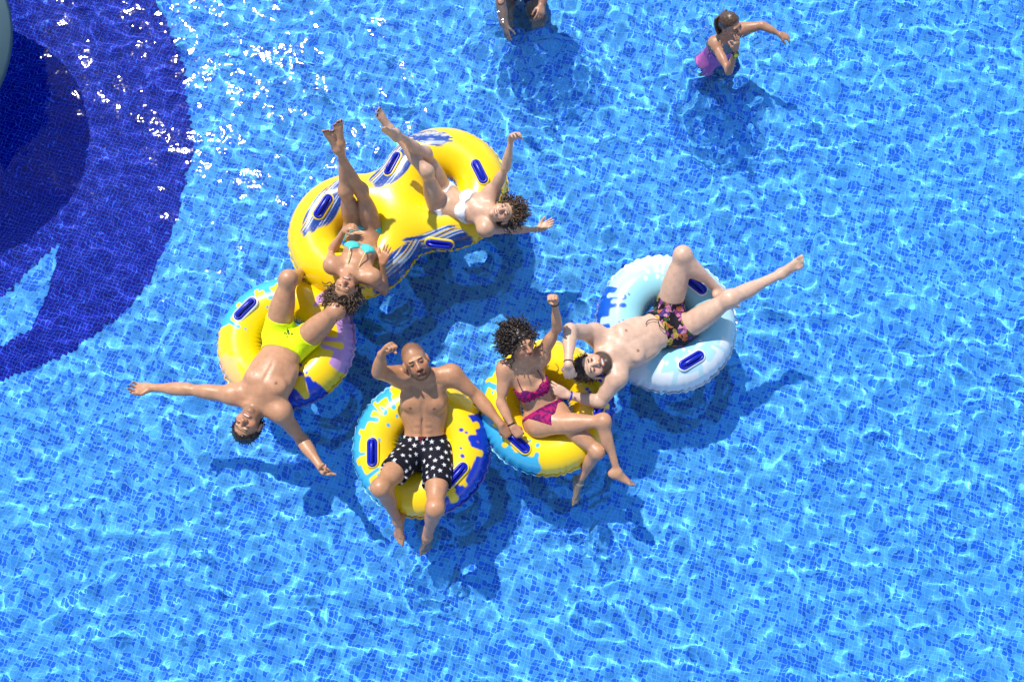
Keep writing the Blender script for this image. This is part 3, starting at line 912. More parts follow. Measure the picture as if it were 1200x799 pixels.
def paint_d(U, V, rho, r):       # pale ring under the man in floral shorts
    t = sstep(.7, 1.9, V)[..., None]
    c = base(U, lin(190, 226, 236)) * (1 - t) + lin(150, 214, 230) * t
    c = mixc(c, splash(U, V, rho, r, -128, -22, 1.15, 33, 9, .5, 7, .024, 7), WHI)
    c = mixc(c, splash(U, V, rho, r, 62, 128, 1.1, 35, 7, .4, 8, .02, 6), lin(214, 230, 240))
    c = mixc(c, splash(U, V, rho, r, 148, 192, 1.0, 37, 4, .5, 3, .03, 4), lin(20, 92, 205))
    return c

ring_a = swim_ring('yellow swim ring with light blue, lilac and navy splashes under the man in yellow shorts', 336, 401, .075, .485, .165, paint_a,
                   [((289, 363), (278, 374), (300, 352))], M_PAD_W, tilt=(-.05, -.06))
ring_b = swim_ring('yellow swim ring with light blue and royal blue splashes under the man in star shorts', 494, 524, .085, .482, .165, paint_b,
                   [((437, 530), (437, 512), (437, 548)), ((535, 556), (526, 566), (544, 546))], M_PAD_Y)
ring_c = swim_ring('yellow swim ring with light blue and navy splashes under the woman in the purple bikini', 640, 477, .085, .478, .16, paint_c,
                   [((607, 518), (598, 510), (617, 527)), ((703, 474), (697, 488), (706, 462))], M_PAD_Y)
ring_d = swim_ring('pale blue and white swim ring under the man in floral shorts', 780, 379, .09, .505, .175, paint_d,
                   [((809, 423), (794, 432), (824, 414)), ((813, 334), (803, 325), (823, 341))], M_PAD_W)

# the figure-eight ring for two
def double_ring():
    root = bpy.data.objects.new('double_swim_ring', None); C.objects.link(root)
    tag(root, 'large yellow figure-eight inflatable with blue and white wave print carrying two women', 'swim ring', 'inflatable rings floating in the pool')
    z0 = .105
    A, B = W(415, 277, z0), W(519, 222, z0); Rm, r = .292, .188
    F = Field()
    def torus(c):
        def f(X):
            q = X - c; a = np.hypot(q[..., 0], q[..., 1])
            return np.sqrt((a - Rm) ** 2 + (q[..., 2] / .95) ** 2) - r
        F.p.append((c - np.array([Rm + r, Rm + r, r]), c + np.array([Rm + r, Rm + r, r]), f, .17, 'u'))
    torus(A); torus(B)
    dAB = nrm((B - A) * np.array([1, 1, 0])); F.ell((A + B) / 2 + np.array([0, 0, .0]), np.stack([dAB, np.cross([0, 0, 1], dAB), [0, 0, 1.]]), (.235, .30, .135), .09)
    lo, hi = F.bounds()
    ax = [axis_pts(lo[a] - .03, hi[a] + .03, .0070) for a in range(3)]
    D = F.sample(*ax)
    v, f = nets(D, *ax)
    # pucker along the welded edge
    col = np.tile(YEL, (len(v), 1))
    da, db = v - A, v - B
    ra, rb = np.hypot(da[:, 0], da[:, 1]), np.hypot(db[:, 0], db[:, 1])
    inA = ra < rb
    ctr = np.where(inA[:, None], A, B); q = v - ctr
    ph = np.arctan2(q[:, 1], q[:, 0]); rh = np.hypot(q[:, 0], q[:, 1])
    outw = np.stack([np.cos(ph), np.sin(ph), ph * 0], -1)
    amt = np.exp(-((v[:, 2] - z0) / .03) ** 2) * .006 * (np.sin(ph * 44 + 2 * np.sin(ph * 5)) + .6 * np.sin(ph * 67))
    v = v + outw * amt[:, None]
    up = v[:, 2] > z0 - .02
    # wave prints: brushed streaks that run along the ring round each handle
    patches = [((381, 243), 40, 15, 0), ((462, 193), 40, 17, 0), ((505, 162), 26, 12, 0), ((512, 284), 44, 17, 1), ((466, 312), 40, 15, 1)]
    dirs = [((366, 262), (396, 222)), ((440, 214), (482, 166)), ((488, 160), (526, 166)), ((470, 292), (552, 276)), ((447, 334), (488, 290))]
    for (pp, L, wd, kind), (d0, d1) in zip(patches, dirs):
        c = W(*pp, .26); axd = nrm((W(*d1, .26) - W(*d0, .26))[:2]); nd = np.array([-axd[1], axd[0]])
        q2 = v[:, :2] - c[:2]; a = q2 @ axd; b = q2 @ nd
        a, b = a * 160 / L, b * 160 / wd
        bend = .0
        e = np.hypot(a, b)
        sid = b * 2.4 + .32 * np.sin(a * 2.4 + pp[0]) + .55 * (noise(np.stack([a * 1.1 + 4, b * .8, a * 0], -1), pp[1]) - .5)
        rowi = np.floor(sid * 2); fr = np.abs(sid * 2 - rowi - .5) * 2                     # brush strokes side by side
        run = noise(np.stack([a * 1.5, rowi * 3.7, a * 0], -1), 11); ln = noise(np.stack([rowi * 5.3, rowi * 0 + pp[0]], -1), 12)
        fill = (1 - sstep(-.06, .06, e - (.82 + .26 * ln))) * up
        col = col * (1 - fill[:, None]) + (lin(24, 70, 160) * (.75 + .5 * run)[:, None]) * fill[:, None]
        gap = fill * (1 - sstep(-.12, .12, (1 - fr) - (-.02 + .62 * sstep(.40, .75, run)))) 
        gc_ = np.where((noise(np.stack([rowi * 2.1, rowi * 0 + 3.], -1), 9) > .62)[:, None], lin(248, 205, 30), lin(205, 222, 236))
        col = col * (1 - gap[:, None]) + gc_ * gap[:, None]
        white_streak = (1 - sstep(.2, .6, e)) * sstep(.45, .7, run) * up * .7  # white streaks of the print, near the middle of the patch
        col = col * (1 - white_streak[:, None]) + lin(196, 216, 232) * white_streak[:, None]
        continue
        st = noise(np.stack([a * 1.6 + 7, b * 4.6 + 3 + .5 * np.sin(a * 2.5), a * 0], -1), 41 + len(str(pp)))
        st2 = noise(np.stack([a * 2.6 + 1, b * 7.5 + .5 * np.sin(a * 2), a * 0], -1), 57)
        mask = (1 - sstep(.75, 1.1, e + (st2 - .5) * .7)) * up
        blue = mask * sstep(.27, .36, st2)
        col = col * (1 - blue[:, None]) + lin(22, 72, 160) * blue[:, None]
        whit = (1 - sstep(.5, .95, e)) * sstep(.60, .70, st) * up
        col = col * (1 - .85 * whit[:, None]) + lin(205, 222, 235) * .85 * whit[:, None]
        mid = (1 - sstep(.4, 1., e)) * sstep(.52, .58, st2) * (1 - sstep(.60, .66, st2)) * up
        col = col * (1 - .8 * mid[:, None]) + lin(232, 214, 90) * .8 * mid[:, None]
    mesh_obj('inflated_tube', v, f, M_VINYL, root, col=col)
    # seam: outline of the figure eight at mid height
    d = B - A; L = math.hypot(d[0], d[1]); th0 = math.atan2(d[1], d[0]); pts = []
    Ro = Rm + r
    for i in range(720):                       # walk the outline in polar form about the middle
        a = i / 720 * 2 * math.pi; mid = (A + B) / 2
        dr = np.array([math.cos(a), math.sin(a)])
        t = np.linspace(.2, 1.2, 500); Pq = mid[:2] + t[:, None] * dr
        sA = np.abs(np.hypot(*(Pq - A[:2]).T) - Rm) - r; sB = np.abs(np.hypot(*(Pq - B[:2]).T) - Rm) - r
        h = np.maximum(.17 - np.abs(sA - sB), 0) / .17; s_ = np.minimum(sA, sB) - h * h * .17 / 4
        k = np.where(s_ < 0)[0].max(); pts.append(np.array([*(Pq[k] + dr * (.003 + .003 * math.sin(i * .8))), z0 + .004 * math.sin(i * .61)]))
    b = MB(); b.tube(np.array(pts), .011, 6, True, flat=.16); b.build('seam', M_VINYL, root, col=np.tile(YEL * .9, (720 * 6, 1)))
    for (hx, hy), (x0, y0), (x1, y1) in [((379, 243), (370, 257), (388, 229)), ((461, 193), (455, 206), (468, 180)), ((562, 203), (555, 189), (569, 217)), ((514, 282), (498, 278), (529, 287))]:
        p = W(hx, hy, .26); ct = A if np.hypot(*(p - A)[:2]) < np.hypot(*(p - B)[:2]) else B
        near = np.where((np.hypot(*(v - p)[:, :2].T) < .05) & (v[:, 2] > z0 + .02))[0]     # lay it on the real skin there
        cc = v[near].mean(0); _, _, vh = np.linalg.svd(v[near] - cc); n_ = vh[2] * np.sign(vh[2][2]); c = cc + n_ * .004
        handle(c, nrm(W(x1, y1, .2) - W(x0, y0, .2)), n_, root, M_PAD_Y)
    return root
double_ring()

# ------------------------------------------------------------------ the people on and between the rings
def solid(c, var=0):
    return lambda v, f: np.tile(np.asarray(c), (len(v), 1)) * (1 + var * (noise(v * 60, 3)[:, None] - .5))
def bb_of(pts, m):
    P = np.array(pts); return P.min(0) - m, P.max(0) + m

def shorts(s, name, waist, leg, colf, thick=.006, loose=None, mat=None, step=.004, label=None):
    """trunks: from the waist (spine t) to a share `leg` of each thigh"""
    J, k = s.J, s.k; pw, Aw = s.frame(waist)
    def region(X):
        d = (X - pw) @ Aw[2]                                          # above the waistband is outside
        for q in 'lr':
            a, b = J['hip_' + q], J['knee_' + q]; u = nrm(b - a); L = np.linalg.norm(b - a)
            h = (X - a) @ u - leg * L
            other = J['hip_l' if q == 'r' else 'hip_r']; mid = J['pelvis']; ou = nrm(a - mid)
            sidex = (X - mid) @ ou
            d = np.maximum(d, np.where(sidex > -.012, h, -1))
        return d
    ex = None
    if loose:
        ex = Field()
        for q in 'lr':
            a, b = J['hip_' + q], J['knee_' + q]
            ex.rcone(a, a + (b - a) * (leg + .12), .098 * k * loose, .088 * k * loose, .03)
        p0, A0 = s.frame(.0); ex.ell(p0, A0, np.array([.158, .112, .12]) * k, .03)
    ends = [J['hip_l'], J['hip_r'], pw, J['pelvis']] + [J['hip_' + q] + (J['knee_' + q] - J['hip_' + q]) * leg for q in 'lr']
    return s.cloth(name, region, bb_of(ends, .17), thick, mat, colf, step, ex, label)

def patch(s, name, t, fn, colf, box, thick=.004, step=.004, mat=None, label=None, thigh=None):
    p, A = s.frame(t)
    def reg(X):
        d = fn(s.tf(X, t))
        if thigh is not None:                                         # leg openings: nothing past the groin on either thigh
            for q in 'lr':
                a, b = s.J['hip_' + q], s.J['knee_' + q]; ou = nrm(a - s.J['pelvis'])
                u = nrm(b - a); h = (X - a) @ u; e = (X - a) - h[..., None] * u
                d = np.maximum(d, np.minimum(h - thigh, .098 * s.k - np.sqrt((e * e).sum(-1))))
        return d
    return s.cloth(name, reg, (p - box, p + box), thick, mat, colf, step, None, label)

# 1 --- man in neon yellow shorts
m1 = Person('yellow shorts', dict(
    pelvis=(337, 398, .20), mid=(322, 432, .33), neck=(302, 471, .36), head=(291, 497, .35), crown=(281, 517, .33), face=(.12, .30, .95),
    hip_l=(324, 392, .21), hip_r=(350, 404, .21), shoulder_l=(273, 463, .35), shoulder_r=(329, 484, .33),
    elbow_l=(220, 456, .33), wrist_l=(178, 454, '-'), hand_l=(150, 456, '-'), palm_l=(.1, .15, 1),
    elbow_r=(353, 514, .10), wrist_r=(376, 547, '+'), hand_r=(389, 560, .27), palm_r=(.6, .5, .7),
    knee_l=(338, 327, '+'), ankle_l=(356, 318, '-'), toe_l=(362, 305, '-'),
    knee_r=(394, 364, '+'), ankle_r=(404, 350, '-'), toe_r=(408, 338, '-')), 'm', 1.80, (.53, .27, .148))
m1.abs_ = -1
m1.pre = lambda s: s.facepaint(**dict(smile=True, beard=.35))
m1.build('man in neon yellow shorts lying back with both arms stretched over the water', 'person', 'bathers', {'l': 'claw', 'r': 'pinch'})

# 2 --- man in star shorts
m2 = Person('star shorts', dict(
    pelvis=(498, 527, .17), mid=(497, 488, .24), neck=(496, 443, .45), head=(487, 423, .55), crown=(478, 403, .60), face=(.22, -.40, .85),
    hip_r=(483, 529, .17), hip_l=(514, 531, .17), shoulder_r=(468, 440, .44), shoulder_l=(529, 438, .44),
    elbow_r=(444, 436, .60), wrist_r=(447, 415, .77), hand_r=(459, 401, .83), palm_r=(.75, -.35, .2),
    elbow_l=(559, 464, .33), wrist_l=(587, 497, .335), hand_l=(601, 513, .27), palm_l=(-.2, .3, -1),
    knee_r=(446, 571, '+'), ankle_r=(466, 609, '-'), toe_r=(463, 640, '-'),
    knee_l=(510, 595, '+'), ankle_l=(501, 628, '-'), toe_l=(499, 655, '-')), 'm', 1.80, (.50, .245, .128))
m2.abs_ = 1.6
m2.pre = lambda s: (s.hp(0, -.04, .075, (.095, .105, .085), s.skin * np.array([.46, .42, .42]), .3), s.facepaint(smile=False, beard=.72))
m2.build('bald man in black star print shorts flexing a raised fist on a ring', 'person', 'bathers', {'r': 'fist', 'l': 'grip'})

# 3 --- woman in the teal bikini
w1 = Person('teal bikini', dict(
    pelvis=(427, 271, .20), mid=(424, 291, .29), neck=(412, 319, .42), head=(405, 339, .47), crown=(399, 357, .47), face=(.10, .22, .97),
    hip_l=(417, 268, .20), hip_r=(439, 275, .20), shoulder_l=(389, 312, .43), shoulder_r=(436, 326, .41),
    elbow_l=(387, 297, '-'), wrist_l=(403, 270, '+'), hand_l=(417, 262, '+'), palm_l=(.3, -.3, -.8),
    elbow_r=(450, 341, '-'), wrist_r=(448, 309, '+'), hand_r=(456, 287, '+'), palm_r=(.1, -.1, -1),
    knee_l=(405, 224, '+'), ankle_l=(399, 169, '+'), toe_l=(398, 147, '+'),
    knee_r=(423, 223, '+'), ankle_r=(396, 176, '+'), toe_r=(384, 158, '+')), 'f', 1.57, (.52, .26, .142))
w1.nails = np.array([.12, .01, .01])
w1.pre = lambda s: s.facepaint(**dict(smile=True))
w1.build('woman in a turquoise bikini lying with crossed legs raised', 'person', 'bathers', {'l': 'relaxed', 'r': 'open'})

# 4 --- woman in the white bikini
w2 = Person('white bikini', dict(
    pelvis=(517, 238, .20), mid=(540, 241, .29), neck=(567, 247, .40), head=(590, 250, .44), crown=(608, 245, .44), face=(-.20, -.12, .95),
    hip_r=(521, 227, .20), hip_l=(514, 249, .20), shoulder_r=(577, 226, .40), shoulder_l=(570, 268, .40),
    elbow_r=(593, 196, '+'), wrist_r=(599, 164, '+'), hand_r=(605, 151, '+'), palm_r=(.4, -.4, .8),
    elbow_l=(598, 269, '-'), wrist_l=(630, 269, '-'), hand_l=(652, 258, '-'), palm_l=(.1, .1, 1),
    knee_r=(498, 180, '+'), ankle_r=(464, 156, '+'), toe_r=(450, 142, '+'),
    knee_l=(500, 201, '+'), ankle_l=(458, 152, '+'), toe_l=(446, 131, '+')), 'f', 1.52, (.60, .36, .24))
w2.nails = np.array([.02, .004, .006])
w2.pre = lambda s: s.facepaint(**dict(smile=True))
w2.build('woman in a white bikini lying back smiling with arms spread', 'person', 'bathers', {'r': 'claw', 'l': 'flat'})

# 5 --- woman in the purple bikini
w3 = Person('purple bikini', dict(
    pelvis=(640, 490, .23), mid=(628, 465, .28), neck=(613, 427, .47), head=(609, 402, .60), crown=(603, 384, .68), face=(.55, -.45, .60),
    hip_r=(630, 498, .24), hip_l=(652, 484, .24), shoulder_r=(592, 431, .45), shoulder_l=(634, 416, .45),
    elbow_r=(587, 472, .36), wrist_r=(600, 499, .36), hand_r=(613, 514, .33), palm_r=(-.1, .2, -1),
    elbow_l=(653, 384, '+'), wrist_l=(650, 354, '+'), hand_l=(645, 340, '+'), palm_l=(-.1, -.75, .5),
    knee_r=(707, 493, .39), ankle_r=(723, 552, '-'), toe_r=(748, 562, '-'),
    knee_l=(700, 529, .25), ankle_l=(678, 566, '-'), toe_l=(678, 593, '-')), 'f', 1.60, (.55, .285, .165))
w3.pre = lambda s: s.facepaint(**dict(smile=False))
w3.build('woman in a purple bikini seated with crossed legs and a raised fist', 'person', 'bathers', {'r': 'grip', 'l': 'fist'})

# 6 --- man in floral shorts
m3 = Person('floral shorts', dict(
    pelvis=(788, 378, .20), mid=(752, 396, .32), neck=(714, 415, .37), head=(693, 430, .38), crown=(676, 434, .38), face=(.25, .05, .95),
    hip_l=(783, 364, .21), hip_r=(795, 390, .21), shoulder_l=(695, 391, .36), shoulder_r=(722, 443, .37),
    elbow_l=(668, 386, '+'), wrist_l=(666, 427, '+'), hand_l=(669, 450, '-'), palm_l=(.3, .2, -.9),
    elbow_r=(703, 471, .27), wrist_r=(666, 463, .31), hand_r=(647, 454, .32), palm_r=(-.1, .5, -.8),
    knee_l=(800, 299, '+'), ankle_l=(843, 342, '-'), toe_l=(862, 352, '-'),
    knee_r=(855, 350, '+'), ankle_r=(915, 321, '-'), toe_r=(936, 307, '+')), 'm', 1.80, (.64, .41, .295))
m3.abs_ = -1
m3.pre = lambda s: s.facepaint(**dict(smile=True, beard=.93))
m3.build('bearded man in dark floral shorts lying across the pale blue ring', 'person', 'bathers', {'l': 'relaxed', 'r': 'flat'})

# ------------------------------------------------------------------ faces, hair and swimwear
def star_cols(v, f):
    """black cloth printed with rows of white five-pointed stars"""
    rg = np.random.default_rng(4)
    col = np.tile(lin(14, 15, 30), (len(v), 1)) * (1 + .3 * (noise(v * 25, 2)[:, None] - .5))
    e1, e2 = v[f[:, 1]] - v[f[:, 0]], v[f[:, 3]] - v[f[:, 0]]
    fn = np.cross(e1, e2); vn = np.zeros_like(v)
    for i in range(4): np.add.at(vn, f[:, i], fn)
    vn /= np.linalg.norm(vn, axis=1)[:, None] + 1e-12
    order = rg.permutation(len(v)); chosen = []; cp = np.zeros((0, 3))
    for i in order[:9000]:
        if len(cp) and (np.linalg.norm(cp - v[i], axis=1) < .047).any(): continue
        chosen.append(i); cp = np.vstack([cp, v[i]])
    _, A = m2.frame(0)
    for n, i in enumerate(chosen):
        nn = vn[i]; up = nrm(A[2] - nn * (A[2] @ nn) + 1e-4); rt = np.cross(nn, up)
        size = .019 if n % 3 else .0145
        near = np.where(np.abs(v - v[i]).max(1) < .03)[0]
        q = v[near] - v[i]; ok = np.abs(q @ nn) < .02; x, y = q @ rt, q @ up
        a = np.arctan2(x, y); rr = np.hypot(x, y)
        seg = (a + math.pi / 5) % (2 * math.pi / 5) - math.pi / 5
        px, py = rr * np.abs(np.sin(seg)), rr * np.cos(seg)
        # edge from the tip (0, size) to the inner corner
        ia = math.pi / 5; tip = np.array([0, size]); inn = np.array([math.sin(ia), math.cos(ia)]) * size * .42
        ed = inn - tip; nd = nrm(np.array([-ed[1], ed[0]])); nd = nd if nd @ (-tip) < 0 else -nd
        d = (px - tip[0]) * nd[0] + (py - tip[1]) * nd[1]
        w = ((1 - sstep(-.0013, .0013, d)) * ok)[:, None]
        col[near] = col[near] * (1 - w) + lin(225, 226, 230) * w
    return col

def floral_cols(v, f):
    rg = np.random.default_rng(8)
    pal = [lin(18, 14, 34), lin(30, 24, 62), lin(205, 120, 170), lin(150, 70, 150), lin(214, 178, 70), lin(90, 60, 140), lin(60, 90, 60), lin(225, 150, 190), lin(20, 18, 30), lin(200, 110, 70), lin(24, 22, 48), lin(150, 140, 60)]
    pts = v[rg.choice(len(v), 420, False)]; ci = rg.integers(0, len(pal), 420)
    big = v[rg.choice(len(v), 26, False)]
    col = np.empty_like(v)
    w = v + .006 * np.stack([noise(v * 90, k) - .5 for k in (1, 2, 3)], -1) * 2
    for i in range(0, len(v), 4000):
        d = np.linalg.norm(w[i:i + 4000, None] - pts[None], axis=2); o = np.argsort(d, 1)[:, :2]
        c = np.array(pal)[ci[o[:, 0]]]
        e = np.take_along_axis(d, o, 1); line = (e[:, 1] - e[:, 0]) < .0026
        c[line] = lin(14, 12, 22)
        db = np.linalg.norm(w[i:i + 4000, None] - big[None], axis=2); j = db.argmin(1); m = db.min(1)
        pet = m < .020
        c[pet] = np.array([lin(216, 130, 176), lin(190, 110, 190), lin(222, 190, 96), lin(226, 160, 140)])[j[pet] % 4] * (.6 + .5 * sstep(.004, .02, m[pet]))[:, None]
        c[m < .005] = lin(240, 200, 80)
        col[i:i + 4000] = c * .72
    return col

def yellow_cols(v, f):
    col = np.tile(lin(228, 250, 22), (len(v), 1)) * (.97 + .06 * noise(v * 30, 2)[:, None])
    q = m1.tf(v, .0)
    a, b = q[:, 0] - .012, q[:, 2] - .055                          # small dark plant emblem on the front
    rr = np.hypot(a, b); an = np.arctan2(b, a)
    leaf = np.abs(np.sin(an * 2.5 + .6)) * .030
    ink = (rr < leaf + .004) & (noise(np.stack([a * 170, b * 170, a * 0], -1), 6) > .45) & (q[:, 1] > .03)
    col[ink] = lin(40, 60, 40)
    return col

def magenta_cols(v, f):
    n = noise(v * 75, 3)[:, None]; k = sstep(.35, .65, n)
    return lin(172, 16, 98) * k + lin(92, 12, 84) * (1 - k)

# man in yellow shorts
shorts(m1, 'swim_shorts', .27, .32, yellow_cols, .007, 1.0, step=.0042)
hair_cap(m1, M_HAIR_DARK, .010, .066, 1.0, 3, .003)
strands(m1, M_HAIR_DARK, 260, .035, 5, .002, .6, grav=(0, 0, 0), rad=.0035, name='hair_tufts', seg=5, line=.07)
# man in star shorts
shorts(m2, 'swim_shorts', .25, .60, star_cols, .007, 1.12, step=.0036)
p_, A_ = m2.frame(.235)
m2.cord('drawstring', [p_ + A_[0] * x + A_[1] * y + A_[2] * z for x, y, z in ((-.03, .112, .0), (-.018, .122, .008), (0, .124, -.004), (.018, .122, .008), (.03, .112, .0), (.012, .124, -.012), (.016, .124, -.035))], .0035, simple('red_drawstring', lin(120, 20, 40), .7))
# woman in the turquoise bikini
def brief(lo, slope, back, bslope, top=.07, band=.012, bandz=.052):
    def fn(q):
        x, y, z = np.abs(q[..., 0]), q[..., 1], q[..., 2]
        low = np.where(y > -.01, lo + slope * x, back + bslope * x)
        d = np.maximum(z - top, low - z) * .75
        return np.minimum(d, np.maximum(np.abs(z - bandz) - band, -1))
    return fn
def cups(cx, cz, rad, bandz=-.05, bandw=.006):
    def fn(q):
        x, y, z = np.abs(q[..., 0]), q[..., 1], q[..., 2]
        tri = np.maximum(np.maximum(np.sqrt((x - cx) ** 2 + (z - cz) ** 2) - rad, (z - cz) - .9 * (rad - np.abs(x - cx) * .9)), -y)
        return np.minimum(tri, np.abs(z - bandz) - bandw)
    return fn
TEAL = lin(84, 206, 202)
patch(w1, 'bikini_bottom', .10, brief(-.115, 1.15, -.16, .6), solid(TEAL, .12), .27, .005, thigh=.085)
patch(w1, 'bikini_top', .70, cups(.066, -.002, .060, -.052, .005), solid(TEAL, .12), .24, .006)
M_STRAP = simple('pale_yellow_strap', lin(236, 214, 140), .6)
for sx in (1, -1):
    p_, A_ = w1.frame(.70); n_, An = w1.frame(1.0)
    g = lambda x, y, z: p_ + (A_[0] * x * sx + A_[1] * y + A_[2] * z) * w1.k
    w1.cord('strap', [g(.064, .128, .045), g(.060, .118, .085), g(.052, .098, .125), g(.044, .062, .165)], .0038, M_STRAP)
hair_cap(w1, M_HAIR_BROWN, .014, .062, 1.0, 8, .005)
strands(w1, M_HAIR_BROWN, 320, .12, 9, .008, 2.0, spread=(-.45, -.25, 0), grav=(0, 0, -.25), rad=.0055, line=.06, swirl=.3, seg=14)
# woman in the white bikini
WHT = lin(236, 234, 238)
patch(w2, 'bikini_bottom', .10, brief(-.115, 1.0, -.16, .5, .065, .014, .045), solid(WHT, .06), .26, .005, thigh=.085)
def bandeau(q):
    x, z = np.abs(q[..., 0]), q[..., 2]
    return np.abs(z + .004) - (.030 + .030 * sstep(.0, .05, x) - .03 * sstep(.10, .14, x))
patch(w2, 'bikini_top', .70, bandeau, solid(WHT, .10), .23, .006)
hair_cap(w2, M_HAIR_BROWN, .012, .066, 1.0, 18, .005)
strands(w2, M_HAIR_BROWN, 320, .10, 19, .008, 2.0, spread=(.35, .12, 0), grav=(0, 0, -.25), rad=.0055, line=.063, swirl=.3, seg=14)
w2.cuff('l', 'bracelet', simple('pale_bracelet', lin(230, 220, 215), .5), .004, .026)
# woman in the purple bikini
patch(w3, 'bikini_bottom', .06, brief(-.10, 1.05, -.16, .5, .06, .010, .045), magenta_cols, .27, .005, thigh=.12)
def frill_top(q):
    x, y, z = np.abs(q[..., 0]), q[..., 1], q[..., 2]
    hem = -.060 + .008 * np.sin(q[..., 0] * 170)
    top = .035 - .75 * np.maximum(.05 - x, 0) + .35 * np.maximum(.04 - np.abs(x - .075), 0)
    front = np.maximum(z - top, hem - z) * .8
    return np.where(y > .0, front, np.abs(z + .035) - .012)
patch(w3, 'bikini_top', .70, frill_top, magenta_cols, .25, .009, .0038)
M_PSTR = simple('plum_strap', lin(90, 14, 70), .6)
for sx in (1, -1):
    p_, A_ = w3.frame(.70)
    g = lambda x, y, z: p_ + (A_[0] * x * sx + A_[1] * y + A_[2] * z) * w3.k
    w3.cord('strap', [g(.080, .112, .035), g(.088, .094, .085), g(.085, .06, .135), g(.075, .01, .165)], .0036, M_PSTR)
hair_cap(w3, M_HAIR_DARK, .014, .058, .95, 28, .006)
strands(w3, M_HAIR_DARK, 420, .115, 29, .009, 2.0, spread=(-.45, -.05, 0), grav=(0, 0, -.75), rad=.0058, line=.058, swirl=.3, seg=14)
w3.cuff('r', 'bracelet', M_BLACK, .0045, .028); w3.cuff('l', 'bracelet', M_BLACK, .003, .028)
w3.cuff('l', 'anklet', simple('gold_anklet', lin(225, 200, 160), .35), .003, .036, .96, 'leg')
# man in floral shorts
shorts(m3, 'swim_shorts', .27, .24, floral_cols, .007, 1.03, step=.0038)
p_, A_ = m3.frame(.26)
m3.cord('drawstring', [p_ + A_[0] * x + A_[1] * y + A_[2] * z for x, y, z in ((-.01, .112, -.01), (.03, .118, .03), (-.02, .120, .05), (-.05, .108, .03), (-.075, .105, .075), (-.075, .103, .11), (-.06, .104, .135))], .0032, M_BLACK)
hair_cap(m3, M_HAIR_DARK, .009, .058, .9, 38, .003)
strands(m3, M_HAIR_DARK, 260, .035, 39, .002, .5, spread=(-.7, .0, 0), grav=(0, 0, -.2), rad=.0036, line=.055, name='combed_hair', swirl=.2, seg=9)
m3.cuff('r', 'wristband', simple('blue_wristband', lin(20, 50, 190), .4), .007, .028); m3.cuff('l', 'bracelet', M_BLACK, .0045, .028)

# ------------------------------------------------------------------ the girl holding her nose and the bather at the pool's far side
n0 = W(850, 46, -.01)
g1 = Person('girl', dict(
    pelvis=n0 + np.array([-.04, -.02, -.42]), neck=n0, head=(856, 30, .18), crown=(855, 15, .29), face=(.55, -.62, .35),
    hip_r=n0 + np.array([-.105, -.06, -.44]), hip_l=n0 + np.array([.03, .03, -.44]), shoulder_r=(837, 51, -.02), shoulder_l=(869, 35, -.02),
    elbow_r=(854, 84, .03), wrist_r=(862, 60, '+'), hand_r=(864, 46, .32), palm_r=(-.4, .6, .1),
    elbow_l=(893, 30, .05), wrist_l=(913, 40, .06), hand_l=(926, 45, .05), palm_l=(0, -.2, -1),
    knee_r=n0 + np.array([.06, .10, -.60]), ankle_r=n0 + np.array([.10, .20, -.66]), toe_r=n0 + np.array([.13, .30, -.69]),
    knee_l=n0 + np.array([.15, .15, -.58]), ankle_l=n0 + np.array([.19, .24, -.66]), toe_l=n0 + np.array([.22, .34, -.69])), 'f', 1.42, (.44, .22, .13))
g1.pre = lambda s: s.facepaint(smile=False)
g1.build('girl in a pink swimsuit with a yellow watch pinching her nose in the water', 'person', 'bathers', {'r': 'pinch', 'l': 'relaxed'}, step=.009)
PINK = lin(255, 120, 185)
patch(g1, 'swimsuit', .35, lambda q: np.maximum(np.maximum(q[..., 2] - .17, -.30 + .6 * np.abs(q[..., 0]) - q[..., 2]), -1) * .8, solid(PINK, .2), .36, .006, .006, thigh=.05)
hair_cap(g1, M_HAIR_BROWN, .008, .066, .95, 48, .003)
pb, Ab = g1.Hc, g1.HA
b = MB()
for i in range(26):
    rg = np.random.default_rng(i); x = (i / 25 - .5) * .10
    b.tube(smooth_path([pb + Ab[0] * x * 1.2 + Ab[1] * -.095 + Ab[2] * .06, pb + Ab[0] * x + Ab[1] * -.115 - Ab[2] * .03, pb + Ab[0] * x * .7 + Ab[1] * (-.105 + rg.normal() * .006) - Ab[2] * .11, pb + Ab[0] * x * .5 + Ab[1] * (-.10 + rg.normal() * .01) - Ab[2] * (.16 + rg.random() * .04)], 4), .009, 5)
b.build('wet_hair', M_HAIR_BROWN, g1.o)
# sports watch
wr, el = g1.J['wrist_r'], g1.J['elbow_r']; u = nrm(wr - el); cw = el + (wr - el) * .93
g1.cuff('r', 'watch_strap', M_BLACK, .008, .026, .93)
nn = nrm(np.array([.1, -.5, .85]) - u * (np.array([.1, -.5, .85]) @ u)); x_, y_ = perp(nn)
def disc(c, n, r, h, mat, name, parent):
    b = MB(); x, y = perp(n); th = np.arange(20) / 20 * 2 * math.pi; ring = lambda rr, z: c + n * z + rr * (np.cos(th)[:, None] * x + np.sin(th)[:, None] * y)
    v = np.vstack([ring(r, 0), ring(r, h * .8), ring(r * .9, h), [c + n * h]]); i = np.arange(60).reshape(3, 20)
    f = np.vstack([np.stack([i[:-1], np.roll(i[:-1], -1, 1), np.roll(i[1:], -1, 1), i[1:]], -1).reshape(-1, 4), np.stack([i[2], np.roll(i[2], -1), np.full(20, 60), np.full(20, 60)], -1)])
    b.add(v, f); return b.build(name, mat, parent)
case = disc(cw + nn * .022, nn, .024, .012, M_BLACK, 'watch_case', g1.o)
disc(cw + nn * .033, nn, .018, .0025, simple('yellow_dial', lin(226, 222, 20), .4), 'watch_dial', case)

